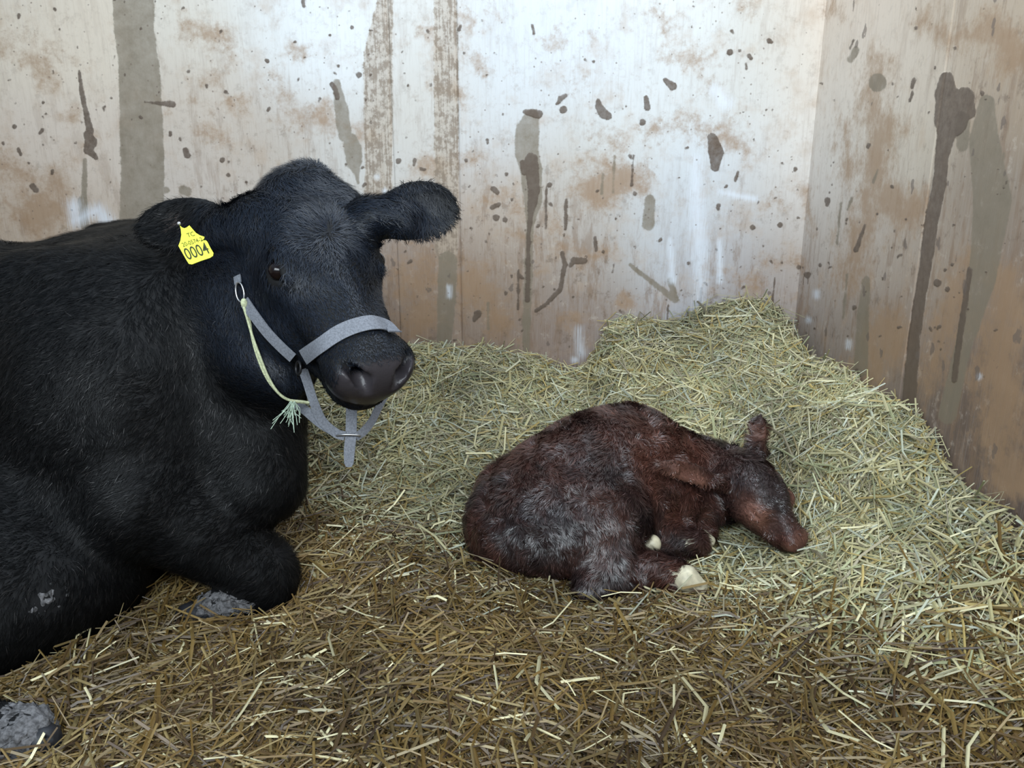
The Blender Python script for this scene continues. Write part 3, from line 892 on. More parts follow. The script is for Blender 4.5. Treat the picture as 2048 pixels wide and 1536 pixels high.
def cow_w(ctr, nr):
    w = np.where(ctr[:, 0] < -1.45, .12, 1.0)
    w = w * np.where(nr[:, 2] < -.8, .15, 1) * np.where(nr @ TOW < -.5, .3, 1)
    w *= 1 - nose_mask(ctr)
    for e in EB:
        w = w * (np.linalg.norm(ctr - e, axis=1) > .031)
    for q_, r_ in ((P(450, 1210, 2.05), .07), (P(50, 1475, 1.62), .09), (P(100, 1192, 1.84), .035)):
        w = w * np.where(np.linalg.norm(ctr - q_, axis=1) < r_, .12, 1)
    h = in_head(ctr)
    headz = (np.linalg.norm(h - [0, .22, -.05], axis=1) < .34)
    return w * np.where(headz, 2.6, 1.0)


def cow_col(p, g):
    v = g.uniform(.55, 1.5, len(p))[:, None]
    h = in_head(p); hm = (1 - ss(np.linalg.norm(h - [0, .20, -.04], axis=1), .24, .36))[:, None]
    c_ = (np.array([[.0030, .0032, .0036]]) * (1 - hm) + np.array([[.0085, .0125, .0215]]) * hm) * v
    r = (g.random(len(p)) < .05)[:, None]
    return np.where(r, np.array([[.016, .014, .014]]), c_)


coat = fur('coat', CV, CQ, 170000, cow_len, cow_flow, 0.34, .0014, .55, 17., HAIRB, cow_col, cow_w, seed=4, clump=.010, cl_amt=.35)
adopt(coat, COW)

# eyes
k = NT('eyeball')
k.b.inputs['Base Color'].default_value = (.007, .004, .004, 1); k.b.inputs['Roughness'].default_value = .10
k.b.inputs['Specular IOR Level'].default_value = .35
EYEM = k.m


def ball(name, ctr, r, mat, R=None, n=20):
    th = np.linspace(0, np.pi, n); ph = np.arange(2 * n) / (2 * n) * 2 * np.pi
    T, Pp = np.meshgrid(th, ph, indexing='ij')
    V = np.stack([np.sin(T) * np.cos(Pp), np.sin(T) * np.sin(Pp), np.cos(T)], -1).reshape(-1, 3) * np.array(r)
    if R is not None: V = V @ R.T
    V = V + ctr; q = []
    for i in range(n - 1):
        for j in range(2 * n):
            q.append([i * 2 * n + j, (i + 1) * 2 * n + j, (i + 1) * 2 * n + (j + 1) % (2 * n), i * 2 * n + (j + 1) % (2 * n)])
    return mesh_np(name, V, q, None, (mat,), True)


for e, s in zip(EB, (1, -1)):
    adopt(ball('eye', e + HR[:, 0] * s * .000, (.0205 * HS,) * 3, EYEM), COW)

# yellow ear tag: shaped plate hanging from the ear with printed characters
TAGM = simple_mat('yellow_plastic', (.74, .78, .05), .4, .5, nscale=30, namt=.06)
INKM = simple_mat('black_ink', (.03, .035, .01), .6, .3)
tz = norm(view([0.05, 0.25, 1.0])); tdown = norm(view([0.36, -0.93, 0.0])); tdown = norm(tdown - tz * (tdown @ tz)); tx = -np.cross(tz, tdown)
if tx @ RIGHT < 0: tx = -tx
TT = 1.80
tu = px2m(1, TT)
TO = P(391, 490, TT)
# outline in tag pixels: measured around the centre, x along the printed line, y up
edge_px = [(360, 451), (364, 455), (369, 457), (374, 455), (379, 451), (385, 458), (392, 466), (400, 471), (409, 474), (408, 478), (402, 482), (406, 481), (412, 481), (415, 484), (421, 496), (427, 506), (426, 512), (420, 516), (402, 522), (384, 529), (378, 528), (374, 522), (366, 508), (357, 492), (361, 482), (363, 470), (362, 460)]
# plate plane: intersect the viewing rays with the tag plane once, giving its real outline
def tplane(px, py):
    d = P(px, py, 1) - P(px, py, 0)
    o_ = P(px, py, 0)
    return o_ + d * (((TO - o_) @ tz) / (d @ tz))
pv = np.array([tplane(*e) for e in edge_px]); n_ = len(pv)
V = np.vstack([pv + tz * .001, pv - tz * .001])
import bmesh
bm = bmesh.new()
fv = [bm.verts.new(v) for v in V[:n_]]; bv = [bm.verts.new(v) for v in V[n_:]]
bm.faces.new(fv[::-1]); bm.faces.new(bv)
for i in range(n_):
    bm.faces.new((fv[i], fv[(i + 1) % n_], bv[(i + 1) % n_], bv[i]))
bmesh.ops.recalc_face_normals(bm, faces=bm.faces)
me = bpy.data.meshes.new('ear_tag'); bm.to_mesh(me); bm.free(); me.materials.append(TAGM)
tago = bpy.data.objects.new('ear_tag', me); C.objects.link(tago)
adopt(tago, COW, 'yellow plastic ear tag printed 0004')


def text_mesh(name, s, p0, xdir, ydir, size, mat, par, shear=0, wide=1.0, ext=.0006, bold=0.0):
    cu = bpy.data.curves.new(name, 'FONT'); cu.body = s; cu.size = 1; cu.align_x = 'CENTER'; cu.align_y = 'CENTER'; cu.offset = bold
    o = bpy.data.objects.new(name, cu); C.objects.link(o)
    me = bpy.data.meshes.new_from_object(o.evaluated_get(bpy.context.evaluated_depsgraph_get()))
    bpy.data.objects.remove(o)
    z = np.cross(xdir, ydir); z = z * np.sign(z @ tz)
    v = np.zeros(len(me.vertices) * 3); me.vertices.foreach_get('co', v); v = v.reshape(-1, 3)
    W_ = p0 + v[:, :1] * size * wide * xdir + v[:, 1:2] * size * ydir + tz * ext
    me.vertices.foreach_set('co', W_.ravel()); me.materials.clear(); me.materials.append(mat); me.update()
    o = bpy.data.objects.new(name, me); C.objects.link(o)
    o.parent = par
    return o


bpy.context.view_layer.update()
e_x = norm(tplane(420, 495) - tplane(362, 513)); e_y = norm(tplane(385, 490) - tplane(396, 512))
for o in [text_mesh('tag_number', '0004', tplane(394, 504), e_x, e_y, .040, INKM, tago, wide=.62, ext=.0017, bold=.004),
          text_mesh('tag_print', '20-0574-2', tplane(385, 485), e_x, e_y, .0145, INKM, tago, wide=.72, ext=.0017),
          text_mesh('tag_print', 'TC', tplane(382, 470), e_x, e_y, .015, INKM, tago, wide=.8, ext=.0017)]:
    pass
adopt(ball('tag_pin', P(358, 447, TT + .003), (.004, .004, .004), simple_mat('pin_metal', (.5, .5, .5), .4, .5, .6), n=8), COW)

# grey mud caked on the hoof ends
MUDM = simple_mat('dried_mud', (.115, .113, .117), .95, .12, nscale=110, namt=.5, bump=.6)


def trilinear(F_, p):
    q = np.clip((p - F_.lo) / F_.h, 0, np.array(F_.n) - 1.001)
    i = q.astype(int); u = q - i; r = 0
    for dx in (0, 1):
        for dy in (0, 1):
            for dz in (0, 1):
                w_ = (u[..., 0] if dx else 1 - u[..., 0]) * (u[..., 1] if dy else 1 - u[..., 1]) * (u[..., 2] if dz else 1 - u[..., 2])
                r = r + w_ * F_.f[i[..., 0] + dx, i[..., 1] + dy, i[..., 2] + dz]
    return r


def crust(ctr, rad, thick, sc, bias, stretch=(1, 1, 1), h=.003):
    """dried mud caked in patches on the hide"""
    rad = np.array(rad, float)
    f = Field(ctr - rad * 1.1, ctr + rad * 1.1, h)
    _, g_ = f.box(f.lo, f.lo + (f.n - 1) * h)
    g_ = g_[:f.n[0], :f.n[1], :f.n[2]]
    pp = g_.reshape(-1, 3).astype(float)
    nz_ = wob(pp * np.array(stretch), sc, 2) * .6 + wob(pp * np.array(stretch), sc * 2.7, 3) * .5 + wob(pp, sc * 6, 1) * .22
    el = np.linalg.norm((pp - ctr) / rad, axis=1)
    d = trilinear(cow, pp) - thick * (bias + nz_ - 1.6 * ss(el, .45, 1.0))
    d = np.maximum(d, (el - 1) * rad.min())
    d = np.maximum(d, -(trilinear(cow, pp) + .010))
    f.f = d.reshape(f.n).astype(np.float32)
    V, Q = f.nets()
    return mesh_np('dried_mud', V, Q, None, (MUDM,), True)


MUDS = [(P(450, 1208, 2.06), (.105, .09, .05), .010, 150., .55, (1, 1, 1)), (P(45, 1470, 1.63), (.10, .10, .09), .012, 120., .65, (1, 1, 1)),
        (P(95, 1192, 1.86), (.075, .10, .06), .005, 200., -.18, (1.5, 1, .6))]
for m_ in MUDS:
    adopt(crust(*m_), COW)
HOOFM = simple_mat('dark_horn', (.016, .017, .021), .5, .4, nscale=60, namt=.3)
f = Field(P(400, 1235, 2.1) - .12, P(400, 1235, 2.1) + .12, .004)
f.cone(P(420, 1222, 2.08), P(372, 1236, 2.07), .040, .034, k=.01)
f.cone(P(372, 1226, 2.08), P(430, 1256, 2.06), .004, .004, k=.004, sub=True)
V, Q = f.nets(); adopt(mesh_np('hoof', V, Q, None, (HOOFM,), True), COW)
f = Field(P(50, 1480, 1.68) - .14, P(50, 1480, 1.68) + .14, .004)
f.cone(P(50, 1478, 1.63), P(84, 1484, 1.62), .046, .036, k=.01)
f.cone(P(30, 1475, 1.60), P(120, 1480, 1.60), .004, .004, k=.004, sub=True)
V, Q = f.nets(); adopt(mesh_np('hoof', V, Q, None, (HOOFM,), True), COW)

# ------------------------------------------------------------------ halter on the cow
WEB = simple_mat('grey_webbing', (.17, .18, .205), .85, .2, nscale=260, namt=.22, bump=.3)
STEEL = simple_mat('halter_steel', (.45, .45, .46), .3, .5, metal=.9)
BLK = simple_mat('dark_ring_metal', (.02, .02, .022), .4, .5, metal=.5)
HALT = bpy.data.objects.new('halter', None); C.objects.link(HALT); HALT.location = Vector(P(640, 760, 1.8))
tag(HALT, 'pale grey webbing halter worn on the cow\'s head, its strap end dangling below the chin', 'halter')


def surf(px, py, t0=1.2, off=.006):
    """march a viewing ray to the cow's skin; return point and outward normal"""
    ts = np.arange(t0, 2.7, .003)
    pp = np.array([P(px, py, t) for t in ts])
    d = cow.sample(pp)
    i = np.flatnonzero(d < .004)
    if not len(i):
        i = [int(np.argmin(d))]
    p = pp[i[0]]
    e = .012
    n = np.array([cow.sample((p + v)[None])[0] - cow.sample((p - v)[None])[0] for v in np.eye(3) * e])
    n = norm(n)
    return p + n * off, n


def strap_on(name, pxs, width, off=.007, thick=.003, front_bias=.35):
    S = [surf(x, y, off=off) for x, y in pxs]
    return adopt(ribbon(name, [s[0] for s in S], width, thick, WEB, None, [norm(s[1] + TOW * front_bias) for s in S]), HALT)


strap_on('cheek_strap', [(494, 604), (515, 632), (540, 664), (565, 690), (590, 713)], .027)
nb = strap_on('noseband', [(612, 712), (645, 692), (680, 668), (715, 654), (748, 649), (772, 656), (787, 668)], .034)
strap_on('crown_strap', [(478, 552), (481, 568)], .018)
pj = [surf(606, 742)[0], surf(618, 775)[0], P(634, 818, surf(618, 780)[0] @ -TOW + CAMH * 0 + 0) if False else None]
tj = float(-(surf(612, 760)[0] - [0, 0, CAMH]) @ TOW)
RINGT = tj + .02
adopt(ribbon('jaw_strap', [P(606, 738, tj - .012), P(616, 768, tj - .010), P(628, 805, tj - .004), P(645, 842, tj + .01), P(672, 866, RINGT), P(690, 872, RINGT)], .0215, .003, WEB, None, TOW), HALT)
adopt(ribbon('jaw_strap', [P(770, 790, tj + .14), P(757, 815, tj + .11), P(744, 842, tj + .07), P(728, 862, tj + .04), P(712, 874, RINGT)], .020, .003, WEB, None, norm(TOW + RIGHT * .8)), HALT)
adopt(ribbon('throat_strap', [P(560, 800, tj + .12), P(588, 806, tj + .05), P(612, 822, tj + .015), P(640, 846, tj + .02), P(672, 866, RINGT + .01)], .022, .003, WEB, None, norm(TOW + UP * .4)), HALT)
adopt(ribbon('dangling_strap', [P(703, 800, RINGT + .03), P(703, 830, RINGT + .012), P(702, 868, RINGT + .002), P(699, 900, RINGT), P(698, 925, RINGT), P(698, 934, RINGT)], [.026, .026, .026, .026, .022, .012], .003, WEB, None, TOW), HALT)


def ring(name, ctr, rx, ry, axx, axy, r, mat):
    pts = [ctr + axx * rx * math.cos(a_) + axy * ry * math.sin(a_) for a_ in np.arange(12) / 12 * 2 * np.pi]
    return adopt(tube(name, pts, r, mat, closed=True, seg=3), HALT)


ring('ring', P(696, 872, RINGT), .027, .010, RIGHT, norm(UP * .4 + TOW), .0026, STEEL)
q, n = surf(486, 585)
ring('ring', q + n * .004, .022, .011, norm(P(489, 602, 2) - P(483, 568, 2)), norm(np.cross(n, norm(P(489, 602, 2) - P(483, 568, 2)))), .0022, STEEL)
q, n = surf(602, 730)
ring('ring', q + n * .003, .014, .012, UP, norm(np.cross(n, UP)), .0030, BLK)

# pale baling twine tied to the halter
TW = simple_mat('pale_twine', (.47, .50, .32), .8, .2, nscale=200, namt=.25)
q0, n0 = surf(487, 604, off=.014)
t0_ = float(-(q0 - [0, 0, CAMH]) @ TOW)
tw_px = [(488, 602), (489, 612), (497, 640), (505, 675), (518, 715), (535, 755), (556, 785), (578, 800), (606, 804), (618, 806)]
tts = [min(float(-(surf(x, y, off=.012)[0] - [0, 0, CAMH]) @ TOW), t0_ + .05) for x, y in tw_px[:8]] + [tj, tj - .005]
tts = np.convolve(np.pad(tts, 1, mode='edge'), [.25, .5, .25], 'valid')
twr = bpy.data.objects.new('baling_twine', None); C.objects.link(twr); twr.location = Vector(P(*tw_px[4], tts[4]))
tag(twr, 'pale yellow-green baling twine knotted between the halter rings, frayed at its lower end', 'twine')
for dx, off_ in ((-2.2, 0), (2.2, .004)):
    adopt(tube('strand', [P(x + dx * math.sin(i * 1.1), y + dx * .4, tts[i] + off_) for i, (x, y) in enumerate(tw_px)], .0032, TW), twr)
adopt(ball('knot', P(488, 606, tts[0] - .002), (.0075, .007, .011), TW, n=10), twr)
g = np.random.default_rng(2); FR = []
for i in range(30):
    s0 = P(584 + g.uniform(-4, 8), 806 + g.uniform(-4, 4), tts[7])
    d = view([-1 + g.uniform(-.1, 1.7), -1.15 + g.normal() * .35, g.normal() * .3]); L = g.uniform(.018, .040)
    FR.append([s0, s0 + d * L * .5 + g.normal(size=3) * .002, s0 + d * L + g.normal(size=3) * .006])
VV = []; QQ = []
for p in FR:
    sd = norm(np.cross(p[2] - p[0], TOW)) * .0009
    for kk in range(3):
        VV += [p[kk] - sd, p[kk] + sd, p[kk] + TOW * .0012]
    b = len(VV) - 9
    for kk in range(2):
        for j in range(3):
            QQ.append([b + kk * 3 + j, b + kk * 3 + (j + 1) % 3, b + kk * 3 + 3 + (j + 1) % 3, b + kk * 3 + 3 + j])
adopt(mesh_np('frayed_end', VV, QQ, None, (simple_mat('frayed_twine', (.50, .62, .50), .8, .2),), True), twr)

# ------------------------------------------------------------------ the calf
KR = basis(view([-.82, -.22, .48]), view([.54, -.70, .46]))
KS = 1.07
KO = P(1480, 921, 2.29)


def K(x, y, z):
    return KO + KR @ (np.array([x, y, z]) * KS)


calf = Field((-.24, 1.72, 0.0), (.98, 2.62, .62), .005)
c = calf
c.ell(P(1150, 1000, 2.36), (.255, .20, .21), basis(view([1, .3, 0]), view([-.3, 1, 0])), k=.06)
c.ell(P(1235, 960, 2.40), (.215, .19, .20), k=.06)
c.cone(P(1150, 905, 2.45), P(1262, 868, 2.45), .075, .078, k=.06)     # spine ridge
c.ell(P(1110, 1050, 2.24), (.20, .13, .135), basis(view([1, .1, 0]), view([-.1, 1, 0])), k=.05)   # near thigh
c.ell(P(1205, 1045, 2.20), (.125, .10, .13), k=.04)      # stifle
c.ell(P(1010, 1050, 2.32), (.10, .12, .13), k=.05)       # rump
c.cone(P(1005, 960, 2.38), P(975, 1040, 2.33), .05, .045, k=.04)
c.cone(P(962, 1030, 2.31), P(962, 1110, 2.27), .028, .022, k=.02)   # tail
c.ell(P(1320, 985, 2.36), (.125, .13, .13), k=.05)       # shoulder
c.cone(P(1310, 925, 2.42), P(1440, 945, 2.39), .105, .082, k=.05)    # neck
c.cone(P(1360, 1010, 2.36), P(1430, 1000, 2.38), .09, .070, k=.05)
# near hind shank along the ground
c.cone(P(1225, 1115, 2.15), P(1185, 1165, 2.13), .058, .040, k=.03)
c.cone(P(1178, 1168, 2.14), P(1305, 1135, 2.14), .036, .038, k=.03)
c.cone(P(1305, 1135, 2.14), P(1345, 1142, 2.13), .038, .033, k=.02)
c.cone(P(1345, 1142, 2.13), P(1374, 1160, 2.12), .032, .030, k=.015)
# folded forelegs
c.cone(P(1300, 1060, 2.26), P(1385, 1085, 2.24), .05, .034, k=.03)
c.cone(P(1385, 1085, 2.24), P(1330, 1105, 2.22), .034, .026, k=.02)
c.cone(P(1360, 1060, 2.32), P(1410, 1072, 2.30), .04, .028, k=.03)
c.cone(P(1330, 1105, 2.22), P(1295, 1098, 2.21), .026, .026, k=.02)


def ke(ctr, r, k=.02, sub=False):
    c.ell(K(*ctr), np.array(r) * KS, KR, k * KS, sub)


def kc(a, b, ra, rb, k=.02, sub=False):
    c.cone(K(*a), K(*b), ra * KS, rb * KS, k * KS, sub)


ke((0, .045, -.035), (.070, .085, .062), .03)
ke((0, .085, .0), (.052, .060, .030), .03)          # domed forehead
kc((0, .10, -.02), (0, .205, -.035), .044, .026, .03)
for s in (1, -1):
    ke((s * .050, .128, -.028), (.022, .030, .028), .015)
    kc((s * .042, .10, -.06), (s * .018, .20, -.065), .034, .020, .03)
    ke((s * .018, .225, -.040), (.020, .024, .022), .012)
ke((0, .220, -.045), (.029, .031, .027), .015)
ke((0, .205, -.075), (.024, .035, .016), .012)
for s in (1, -1):
    kc((s * .021, .249, -.036), (s * .028, .240, -.028), .0055, .004, .004, True)
    kc((s * .034, .205, -.064), (s * .020, .244, -.062), .0022, .0022, .003, True)
    # closed eye: a swollen lid with a slit
    ke((s * .056, .132, -.014), (.014, .021, .016), .006)
    kc((s * .071, .114, -.016), (s * .067, .150, -.020), .0042, .0042, .003, True)
ear(c, P(1450, 966, 2.25), P(1425, 961, 2.215), P(1322, 929, 2.135), view([-.3, 1, 0]), .028, view([0, -.2, 1]), .008, 1.0, .008)
c.cone(P(1350, 938, 2.150), P(1314, 927, 2.13), .014, .003, k=.008)
ear(c, P(1513, 905, 2.36), P(1516, 885, 2.36), P(1521, 834, 2.37), view([1, 0, .2]), .021, view([-.3, 0, 1]), .008, 1.0, .012)
c.cone(P(1510, 902, 2.37), P(1519, 858, 2.375), .030, .014, k=.012)
c.cone(P(1519, 858, 2.375), P(1521, 828, 2.375), .012, .004, k=.008)
KV, KQ = calf.nets()
KV[:, 2] = np.maximum(KV[:, 2], 0.006)
CALF = bpy.data.objects.new('calf', None); C.objects.link(CALF); CALF.location = (.3, 2.1, 0)
tag(CALF, 'small wet dark-red newborn calf curled up asleep on the straw', 'calf')


def in_k(p):
    return (p - KO) @ KR / KS


def pink_mask(p):
    """bare-ish pinkish skin: around the eyes, inside the ears, muzzle"""
    h = in_k(p)
    e = 0
    for s in (1, -1):
        e = np.maximum(e, np.exp(-(((h[:, 0] - s * .062) / .020) ** 2 + ((h[:, 1] - .135) / .042) ** 2 + ((h[:, 2] + .022) / .03) ** 2)))
    mz = ss(h[:, 1], .205, .24) * (np.abs(h[:, 0]) < .06)
    d1 = np.linalg.norm(p - P(1372, 948, 2.155), axis=1); d2 = np.linalg.norm(p - P(1520, 868, 2.37), axis=1)
    ea, eb = P(1405, 960, 2.19), P(1335, 936, 2.135); et = np.clip(((p - ea) @ (eb - ea)) / ((eb - ea) @ (eb - ea)), 0, 1)
    d1 = np.linalg.norm(p - ea - et[:, None] * (eb - ea), axis=1)
    er = np.maximum((.75 + .35 * wob(p, 60., 2)) * np.exp(-(d1 / .026) ** 4) * .8, np.exp(-(d2 / .028) ** 2))
    return np.clip(np.maximum(np.maximum(e, mz * .38), er * .8), 0, 1)


WHITE_SPOTS = [(P(1391, 1170, 2.10), .030), (P(1410, 1076, 2.28), .016), (P(1381, 1083, 2.20), .008), (P(1290, 1096, 2.18), .020), (P(1352, 1146, 2.09), .007), (P(1278, 1040, 2.19), .006)]


def white_mask(p):
    m = np.zeros(len(p))
    for q, r in WHITE_SPOTS:
        m = np.maximum(m, 1 - ss(np.linalg.norm(p - q, axis=1), r * .8, r * 1.25))
    return m


def calf_base(p):
    n1 = wob(p, 16., 4)[:, None]; n2 = wob(p, 60., 5)[:, None]
    dark, red = np.array([[.020, .012, .012]]), np.array([[.075, .027, .018]])
    h = in_k(p)
    t = np.clip(.42 + .38 * n1 + .25 * n2, 0, 1)
    # dark crown and neck, redder shoulder
    t = t * (1 - .55 * np.exp(-((h[:, 1] - .02) / .07) ** 2 - ((h[:, 2]) / .08) ** 2 - (h[:, 0] / .10) ** 2))[:, None]
    t = np.clip(t + .55 * np.exp(-(np.linalg.norm(p - P(1320, 905, 2.3), axis=1) / .10) ** 2)[:, None], 0, 1)
    cl = dark * (1 - t) + red * t
    pk = pink_mask(p)[:, None]
    cl = cl * (1 - pk) + np.array([[.21, .098, .070]]) * pk
    wm = white_mask(p)[:, None]
    return cl * (1 - wm) + np.array([[.50, .46, .36]]) * wm


k = NT('wet_calf_hide')
a = k.n('ShaderNodeAttribute', attribute_name='tint'); k.l(a.outputs['Color'], k.b.inputs['Base Color'])
k.b.inputs['Roughness'].default_value = .5; k.b.inputs['Specular IOR Level'].default_value = .4
kb = mesh_np('body', KV, KQ, None, (k.m,), True, vcol=calf_base(KV))
adopt(kb, CALF)
HAIRC = tint_mat('wet_calf_hair', .36, .6)


def calf_flow(p, nn):
    h = in_k(p)
    w = 1 - ss(np.linalg.norm(h - [0, .12, -.03], axis=1), .13, .19)
    hd = KR @ np.array([0, 1., 0])
    b = np.array([-.55, -.35, -.65])
    rg = 1 - ss(np.linalg.norm(p - P(1110, 1050, 2.2), axis=1), .1, .25)
    b = b[None] * (1 - rg)[:, None] + np.array([[.2, -.2, -.9]]) * rg[:, None]
    return hd * w[:, None] + b * (1 - w)[:, None]


def calf_len(p):
    h = in_k(p)
    w = 1 - ss(np.linalg.norm(h - [0, .15, -.03], axis=1), .10, .15)
    ea = np.exp(-(np.linalg.norm(p - P(1378, 948, 2.165), axis=1) / .075) ** 4)
    return .028 * (1 - .6 * w) * (1 - .75 * ea) * (1 - .6 * white_mask(p))


def calf_w(ctr, nr):
    h = in_k(ctr)
    w = np.where(nr[:, 2] < -.8, .15, 1) * (1 - .85 * (h[:, 1] > .232) * (np.abs(h[:, 0]) < .06))
    w = w * (1 - .75 * pink_mask(ctr))
    return w


def calf_col(p, g):
    cl = calf_base(p) * g.uniform(.55, 1.5, len(p))[:, None]
    r = (g.random(len(p)) < .10)[:, None]
    return np.where(r, cl * 2.2 + .02, cl)


adopt(fur('coat', KV, KQ, 95000, calf_len, calf_flow, lambda p: .55, .0016, 1.35, 48., HAIRC, calf_col, calf_w, seed=6, clump=.013, cl_amt=.7), CALF)
HORN = simple_mat('soft_pale_horn', (.55, .50, .36), .45, .4, nscale=50, namt=.2)
HORN2 = simple_mat('pale_blue_horn', (.42, .50, .52), .35, .5, nscale=50, namt=.15)


def hoof(a, b, ra, rb, split_dir, mat=HORN):
    f = Field(np.minimum(a, b) - .05, np.maximum(a, b) + .05, .0025)
    f.cone(a, b, ra, rb, k=.006)
    ax = norm(b - a); sdv = norm(split_dir - ax * (split_dir @ ax))
    # cleft between the two claws
    up = np.cross(ax, sdv)
    for u in (-.02, -.01, 0, .01, .02):
        f.cone(b + ax * .02 + up * u, b - ax * .012 + up * u, .0035, .002, k=.002, sub=True)
    V, Q = f.nets()
    return mesh_np('hoof', V, Q, None, (mat,), True)


adopt(hoof(P(1374, 1158, 2.10), P(1400, 1173, 2.095), .034, .019, view([.2, 1, 0])), CALF, 'pale ivory hind hoof')
adopt(hoof(P(1404, 1074, 2.275), P(1420, 1082, 2.265), .022, .015, view([.2, 1, 0])), CALF, 'pale fore hoof')
adopt(hoof(P(1303, 1088, 2.185), P(1280, 1099, 2.18), .025, .015, view([.2, 1, 0])), CALF, 'pale fore hoof')

# ------------------------------------------------------------------ straw
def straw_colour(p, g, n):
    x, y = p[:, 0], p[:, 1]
    # fresh pale straw by the walls and round the calf, brown trodden straw towards the front left, its colour darkened further for the foreground shade
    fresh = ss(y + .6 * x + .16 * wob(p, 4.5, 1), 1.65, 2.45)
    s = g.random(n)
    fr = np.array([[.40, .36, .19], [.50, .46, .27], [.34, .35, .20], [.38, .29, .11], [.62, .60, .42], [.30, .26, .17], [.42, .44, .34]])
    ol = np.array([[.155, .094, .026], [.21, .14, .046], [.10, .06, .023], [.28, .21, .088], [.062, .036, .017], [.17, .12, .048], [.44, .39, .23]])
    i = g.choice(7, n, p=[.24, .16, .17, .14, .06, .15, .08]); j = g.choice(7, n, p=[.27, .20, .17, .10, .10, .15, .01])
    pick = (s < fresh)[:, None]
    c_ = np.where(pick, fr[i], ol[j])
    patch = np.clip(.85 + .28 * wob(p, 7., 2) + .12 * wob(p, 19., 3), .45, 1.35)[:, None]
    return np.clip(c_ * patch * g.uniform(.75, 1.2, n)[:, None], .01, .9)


def stalks(n, xr, yr, seed, lmin=.03, lmax=.14, wmul=1.0, layer=(.0, .03), tilt=.22, wmean=.0034, pale=False):
    g = np.random.default_rng(seed)
    x = g.uniform(*xr, n); y = g.uniform(*yr, n)
    L = np.clip(g.gamma(2.2, .026, n) + lmin, lmin, lmax)
    th = g.uniform(0, 2 * np.pi, n)
    z = straw_h(x, y)
    e = .02
    gx = (straw_h(x + e, y) - straw_h(x - e, y)) / (2 * e); gy = (straw_h(x, y + e) - straw_h(x, y - e)) / (2 * e)
    gx, gy = np.clip(gx, -1.6, 1.6), np.clip(gy, -1.6, 1.6)
    nr = norm(np.stack([-gx, -gy, np.ones(n)], 1))
    d = np.stack([np.cos(th), np.sin(th), np.zeros(n)], 1)
    d = norm(d - nr * (d * nr).sum(1, keepdims=True))
    el = g.normal(size=n) * tilt
    d = norm(d + nr * np.tan(np.clip(el, -.9, .9))[:, None])
    side = norm(np.cross(d, nr))
    up = np.cross(side, d)
    ctr = np.stack([x, y, z], 1) + nr * g.uniform(*layer, n)[:, None]
    # keep low ends from diving
    bend = g.normal(size=n) * .10 * L + np.where(g.random(n) < .12, g.normal(size=n) * .30 * L, 0)
    sag = -np.abs(g.normal(size=n)) * .06 * L
    p0, p2 = ctr - d * (L / 2)[:, None], ctr + d * (L / 2)[:, None]
    p1 = ctr + side * bend[:, None] - up * sag[:, None]
    wd = wmean * wmul * g.lognormal(0, .38, n)
    wd = np.clip(wd, .0010, .0085)
    rings = []
    for p in (p0, p1, p2):
        r = wd
        rings += [p - side * (r / 2)[:, None], p + side * (r / 2)[:, None], p + up * (r * .42)[:, None]]
    V = np.stack(rings, 1)   # n,9,3
    pts = np.stack([p0, p1, p2, (p0 + p1) / 2, (p1 + p2) / 2], 1)
    ok = (V[:, :, 0] < RX - .002).all(1) & (V[:, :, 1] < BY - .002).all(1) & (V[:, :, 2] > .002).all(1)
    for F_ in (cow, calf):
        for s in range(5):
            ok &= F_.sample(pts[:, s]) > .004
    V = V[ok]; m = len(V)
    base = (np.arange(m) * 9)[:, None]
    q = np.concatenate([base + [3 * k_ + j, 3 * k_ + (j + 1) % 3, 3 * k_ + 3 + (j + 1) % 3, 3 * k_ + 3 + j] for k_ in (0, 1) for j in range(3)])
    t = np.concatenate([base + [0, 2, 1], base + [6, 7, 8]])
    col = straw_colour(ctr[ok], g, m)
    if pale: col = np.clip(np.array([[.60, .55, .34]]) * g.uniform(.6, 1.2, m)[:, None], 0, .9)
    col = np.repeat(col, 9, 0)
    return V.reshape(-1, 3), q, t, col


STRAW_M = None
k = NT('straw_stalk')
a = k.n('ShaderNodeAttribute', attribute_name='tint')
k.l(a.outputs['Color'], k.b.inputs['Base Color'])
k.b.inputs['Roughness'].default_value = .42; k.b.inputs['Specular IOR Level'].default_value = .45
STRAW_M = k.m
k = NT('matted_straw')
tc = k.n('ShaderNodeTexCoord')
mp = k.n('ShaderNodeMapping'); mp.inputs['Scale'].default_value = (1, 4, 1); mp.inputs['Rotation'].default_value = (0, 0, .6); k.l(tc.outputs['Object'], mp.inputs[0])
n1 = k.noise(mp.outputs[0], 60, 5, .7)
a = k.n('ShaderNodeAttribute', attribute_name='tint')
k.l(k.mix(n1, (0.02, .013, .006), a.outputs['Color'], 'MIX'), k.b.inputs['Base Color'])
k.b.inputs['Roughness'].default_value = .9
bp = k.n('ShaderNodeBump', i_Strength=1.0, i_Distance=.01); k.l(n1, bp.inputs['Height']); k.l(bp.outputs[0], k.b.inputs['Normal'])
MAT_M = k.m

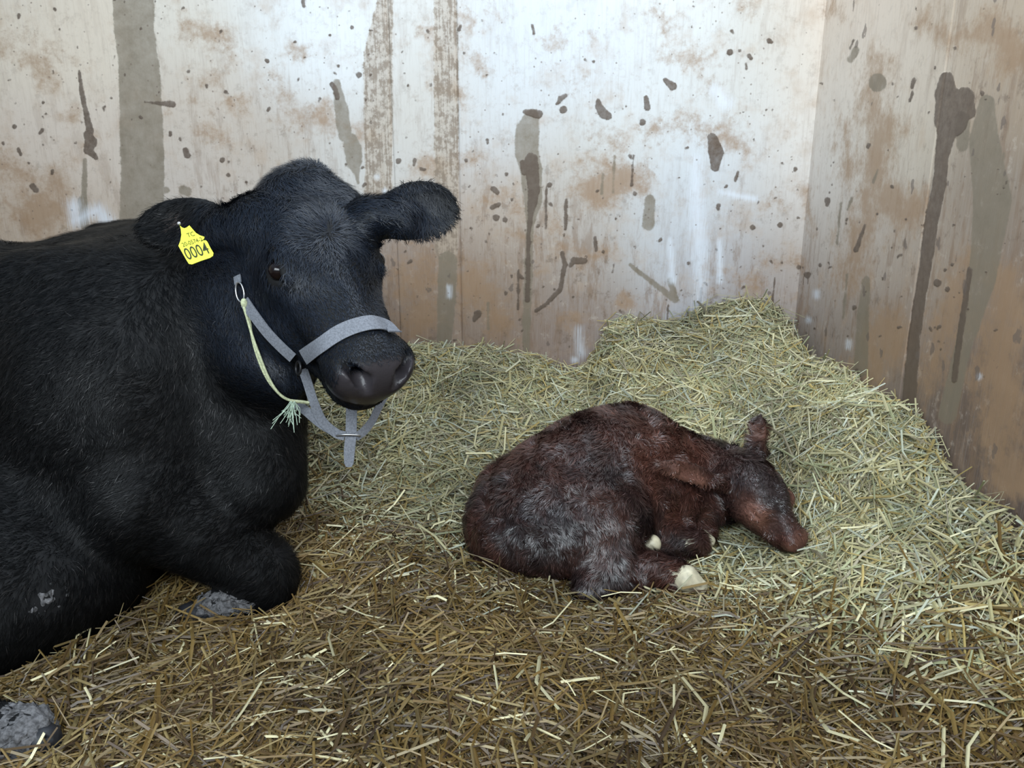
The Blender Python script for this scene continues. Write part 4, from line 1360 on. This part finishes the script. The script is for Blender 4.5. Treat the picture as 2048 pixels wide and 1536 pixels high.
# matted under-layer
gx_ = np.linspace(LX, RX, 300); gy_ = np.linspace(FY, BY, 300)
X, Y = np.meshgrid(gx_, gy_, indexing='ij')
Z = straw_h(X.ravel(), Y.ravel()) - .012
Z = np.maximum(Z, .004)
V0 = np.stack([X.ravel(), Y.ravel(), Z], 1)
i, j = np.meshgrid(np.arange(299), np.arange(299), indexing='ij'); a0 = (i * 300 + j).ravel()
Q0 = np.stack([a0, a0 + 300, a0 + 301, a0 + 1], 1)
g0 = np.random.default_rng(0)
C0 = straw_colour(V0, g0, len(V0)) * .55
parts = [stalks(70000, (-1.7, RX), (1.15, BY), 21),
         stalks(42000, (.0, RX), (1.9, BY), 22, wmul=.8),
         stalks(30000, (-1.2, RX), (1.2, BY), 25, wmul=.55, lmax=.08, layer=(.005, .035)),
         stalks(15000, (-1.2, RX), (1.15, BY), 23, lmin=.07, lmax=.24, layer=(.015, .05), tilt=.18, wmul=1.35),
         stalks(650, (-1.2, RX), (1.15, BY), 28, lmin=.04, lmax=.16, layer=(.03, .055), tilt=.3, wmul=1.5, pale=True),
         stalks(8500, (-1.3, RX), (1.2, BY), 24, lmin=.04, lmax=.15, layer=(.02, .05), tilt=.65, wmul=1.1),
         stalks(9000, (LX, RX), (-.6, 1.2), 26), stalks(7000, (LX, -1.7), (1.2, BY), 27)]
VS, QS, TS, CS, o_ = [V0], [Q0], [], [C0], len(V0)
for v, q, t, cc in parts:
    VS.append(v); QS.append(q + o_); TS.append(t + o_); CS.append(cc); o_ += len(v)
QS = np.concatenate(QS); TS = np.concatenate(TS)
mi = np.ones(len(QS) + len(TS), int); mi[:len(Q0)] = 0
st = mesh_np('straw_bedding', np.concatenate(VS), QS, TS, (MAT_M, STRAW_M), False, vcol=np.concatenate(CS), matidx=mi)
tag(st, 'loose golden straw covering the stall floor and heaped against the walls', 'straw', kind='stuff')

# a few loose stalks that stand out on their own
def on_straw(px, py, lift):
    ts = np.arange(1.2, 4.0, .004)
    pp = np.array([P(px, py, t) for t in ts])
    i = np.argmax(pp[:, 2] < straw_h(pp[:, 0], pp[:, 1]) + .03)
    return P(px, py, ts[i] - lift)


PALE = simple_mat('pale_stalk', (.52, .46, .27), .45, .4, nscale=80, namt=.2)
HERO = [
    ([(145, 1338, .03), (153, 1272, .06), (181, 1256, .06), (168, 1318, .03)], .0042, 'bent straw stalk folded into a square hook in front of the cow\'s belly'),
    ([(912, 1389, .03), (980, 1412, .035), (1060, 1450, .035), (1141, 1488, .03)], .0050, 'long pale straw stalk slanting down to the right, nearest below the calf'),
    ([(593, 1508, .03), (650, 1514, .03), (708, 1524, .03)], .0050, 'pale straw stalk lying level at the very bottom edge of the picture'),
    ([(522, 1310, .03), (507, 1238, .05), (545, 1232, .05), (604, 1226, .04)], .0045, 'sharply bent straw stalk beside the cow\'s folded front knee'),
    ([(1640, 877, .03), (1614, 920, .035), (1589, 962, .03)], .0060, 'thick pale straw stalk leaning just right of the calf\'s forehead'),
]
for pl, r, lab in HERO:
    pts = [on_straw(*q) for q in pl]
    # sharp bends: double the inner points
    pp = [pts[0]]
    for a_, b_, c_ in zip(pts[:-2], pts[1:-1], pts[2:]):
        pp += [b_ * .93 + a_ * .07, b_ * .93 + c_ * .07]
    pp.append(pts[-1])
    o = tube('straw_stalk', pp, r * .5, PALE, sides=6, seg=2)
    tag(o, lab, 'straw stalk', group='loose stalks lying on top of the straw')
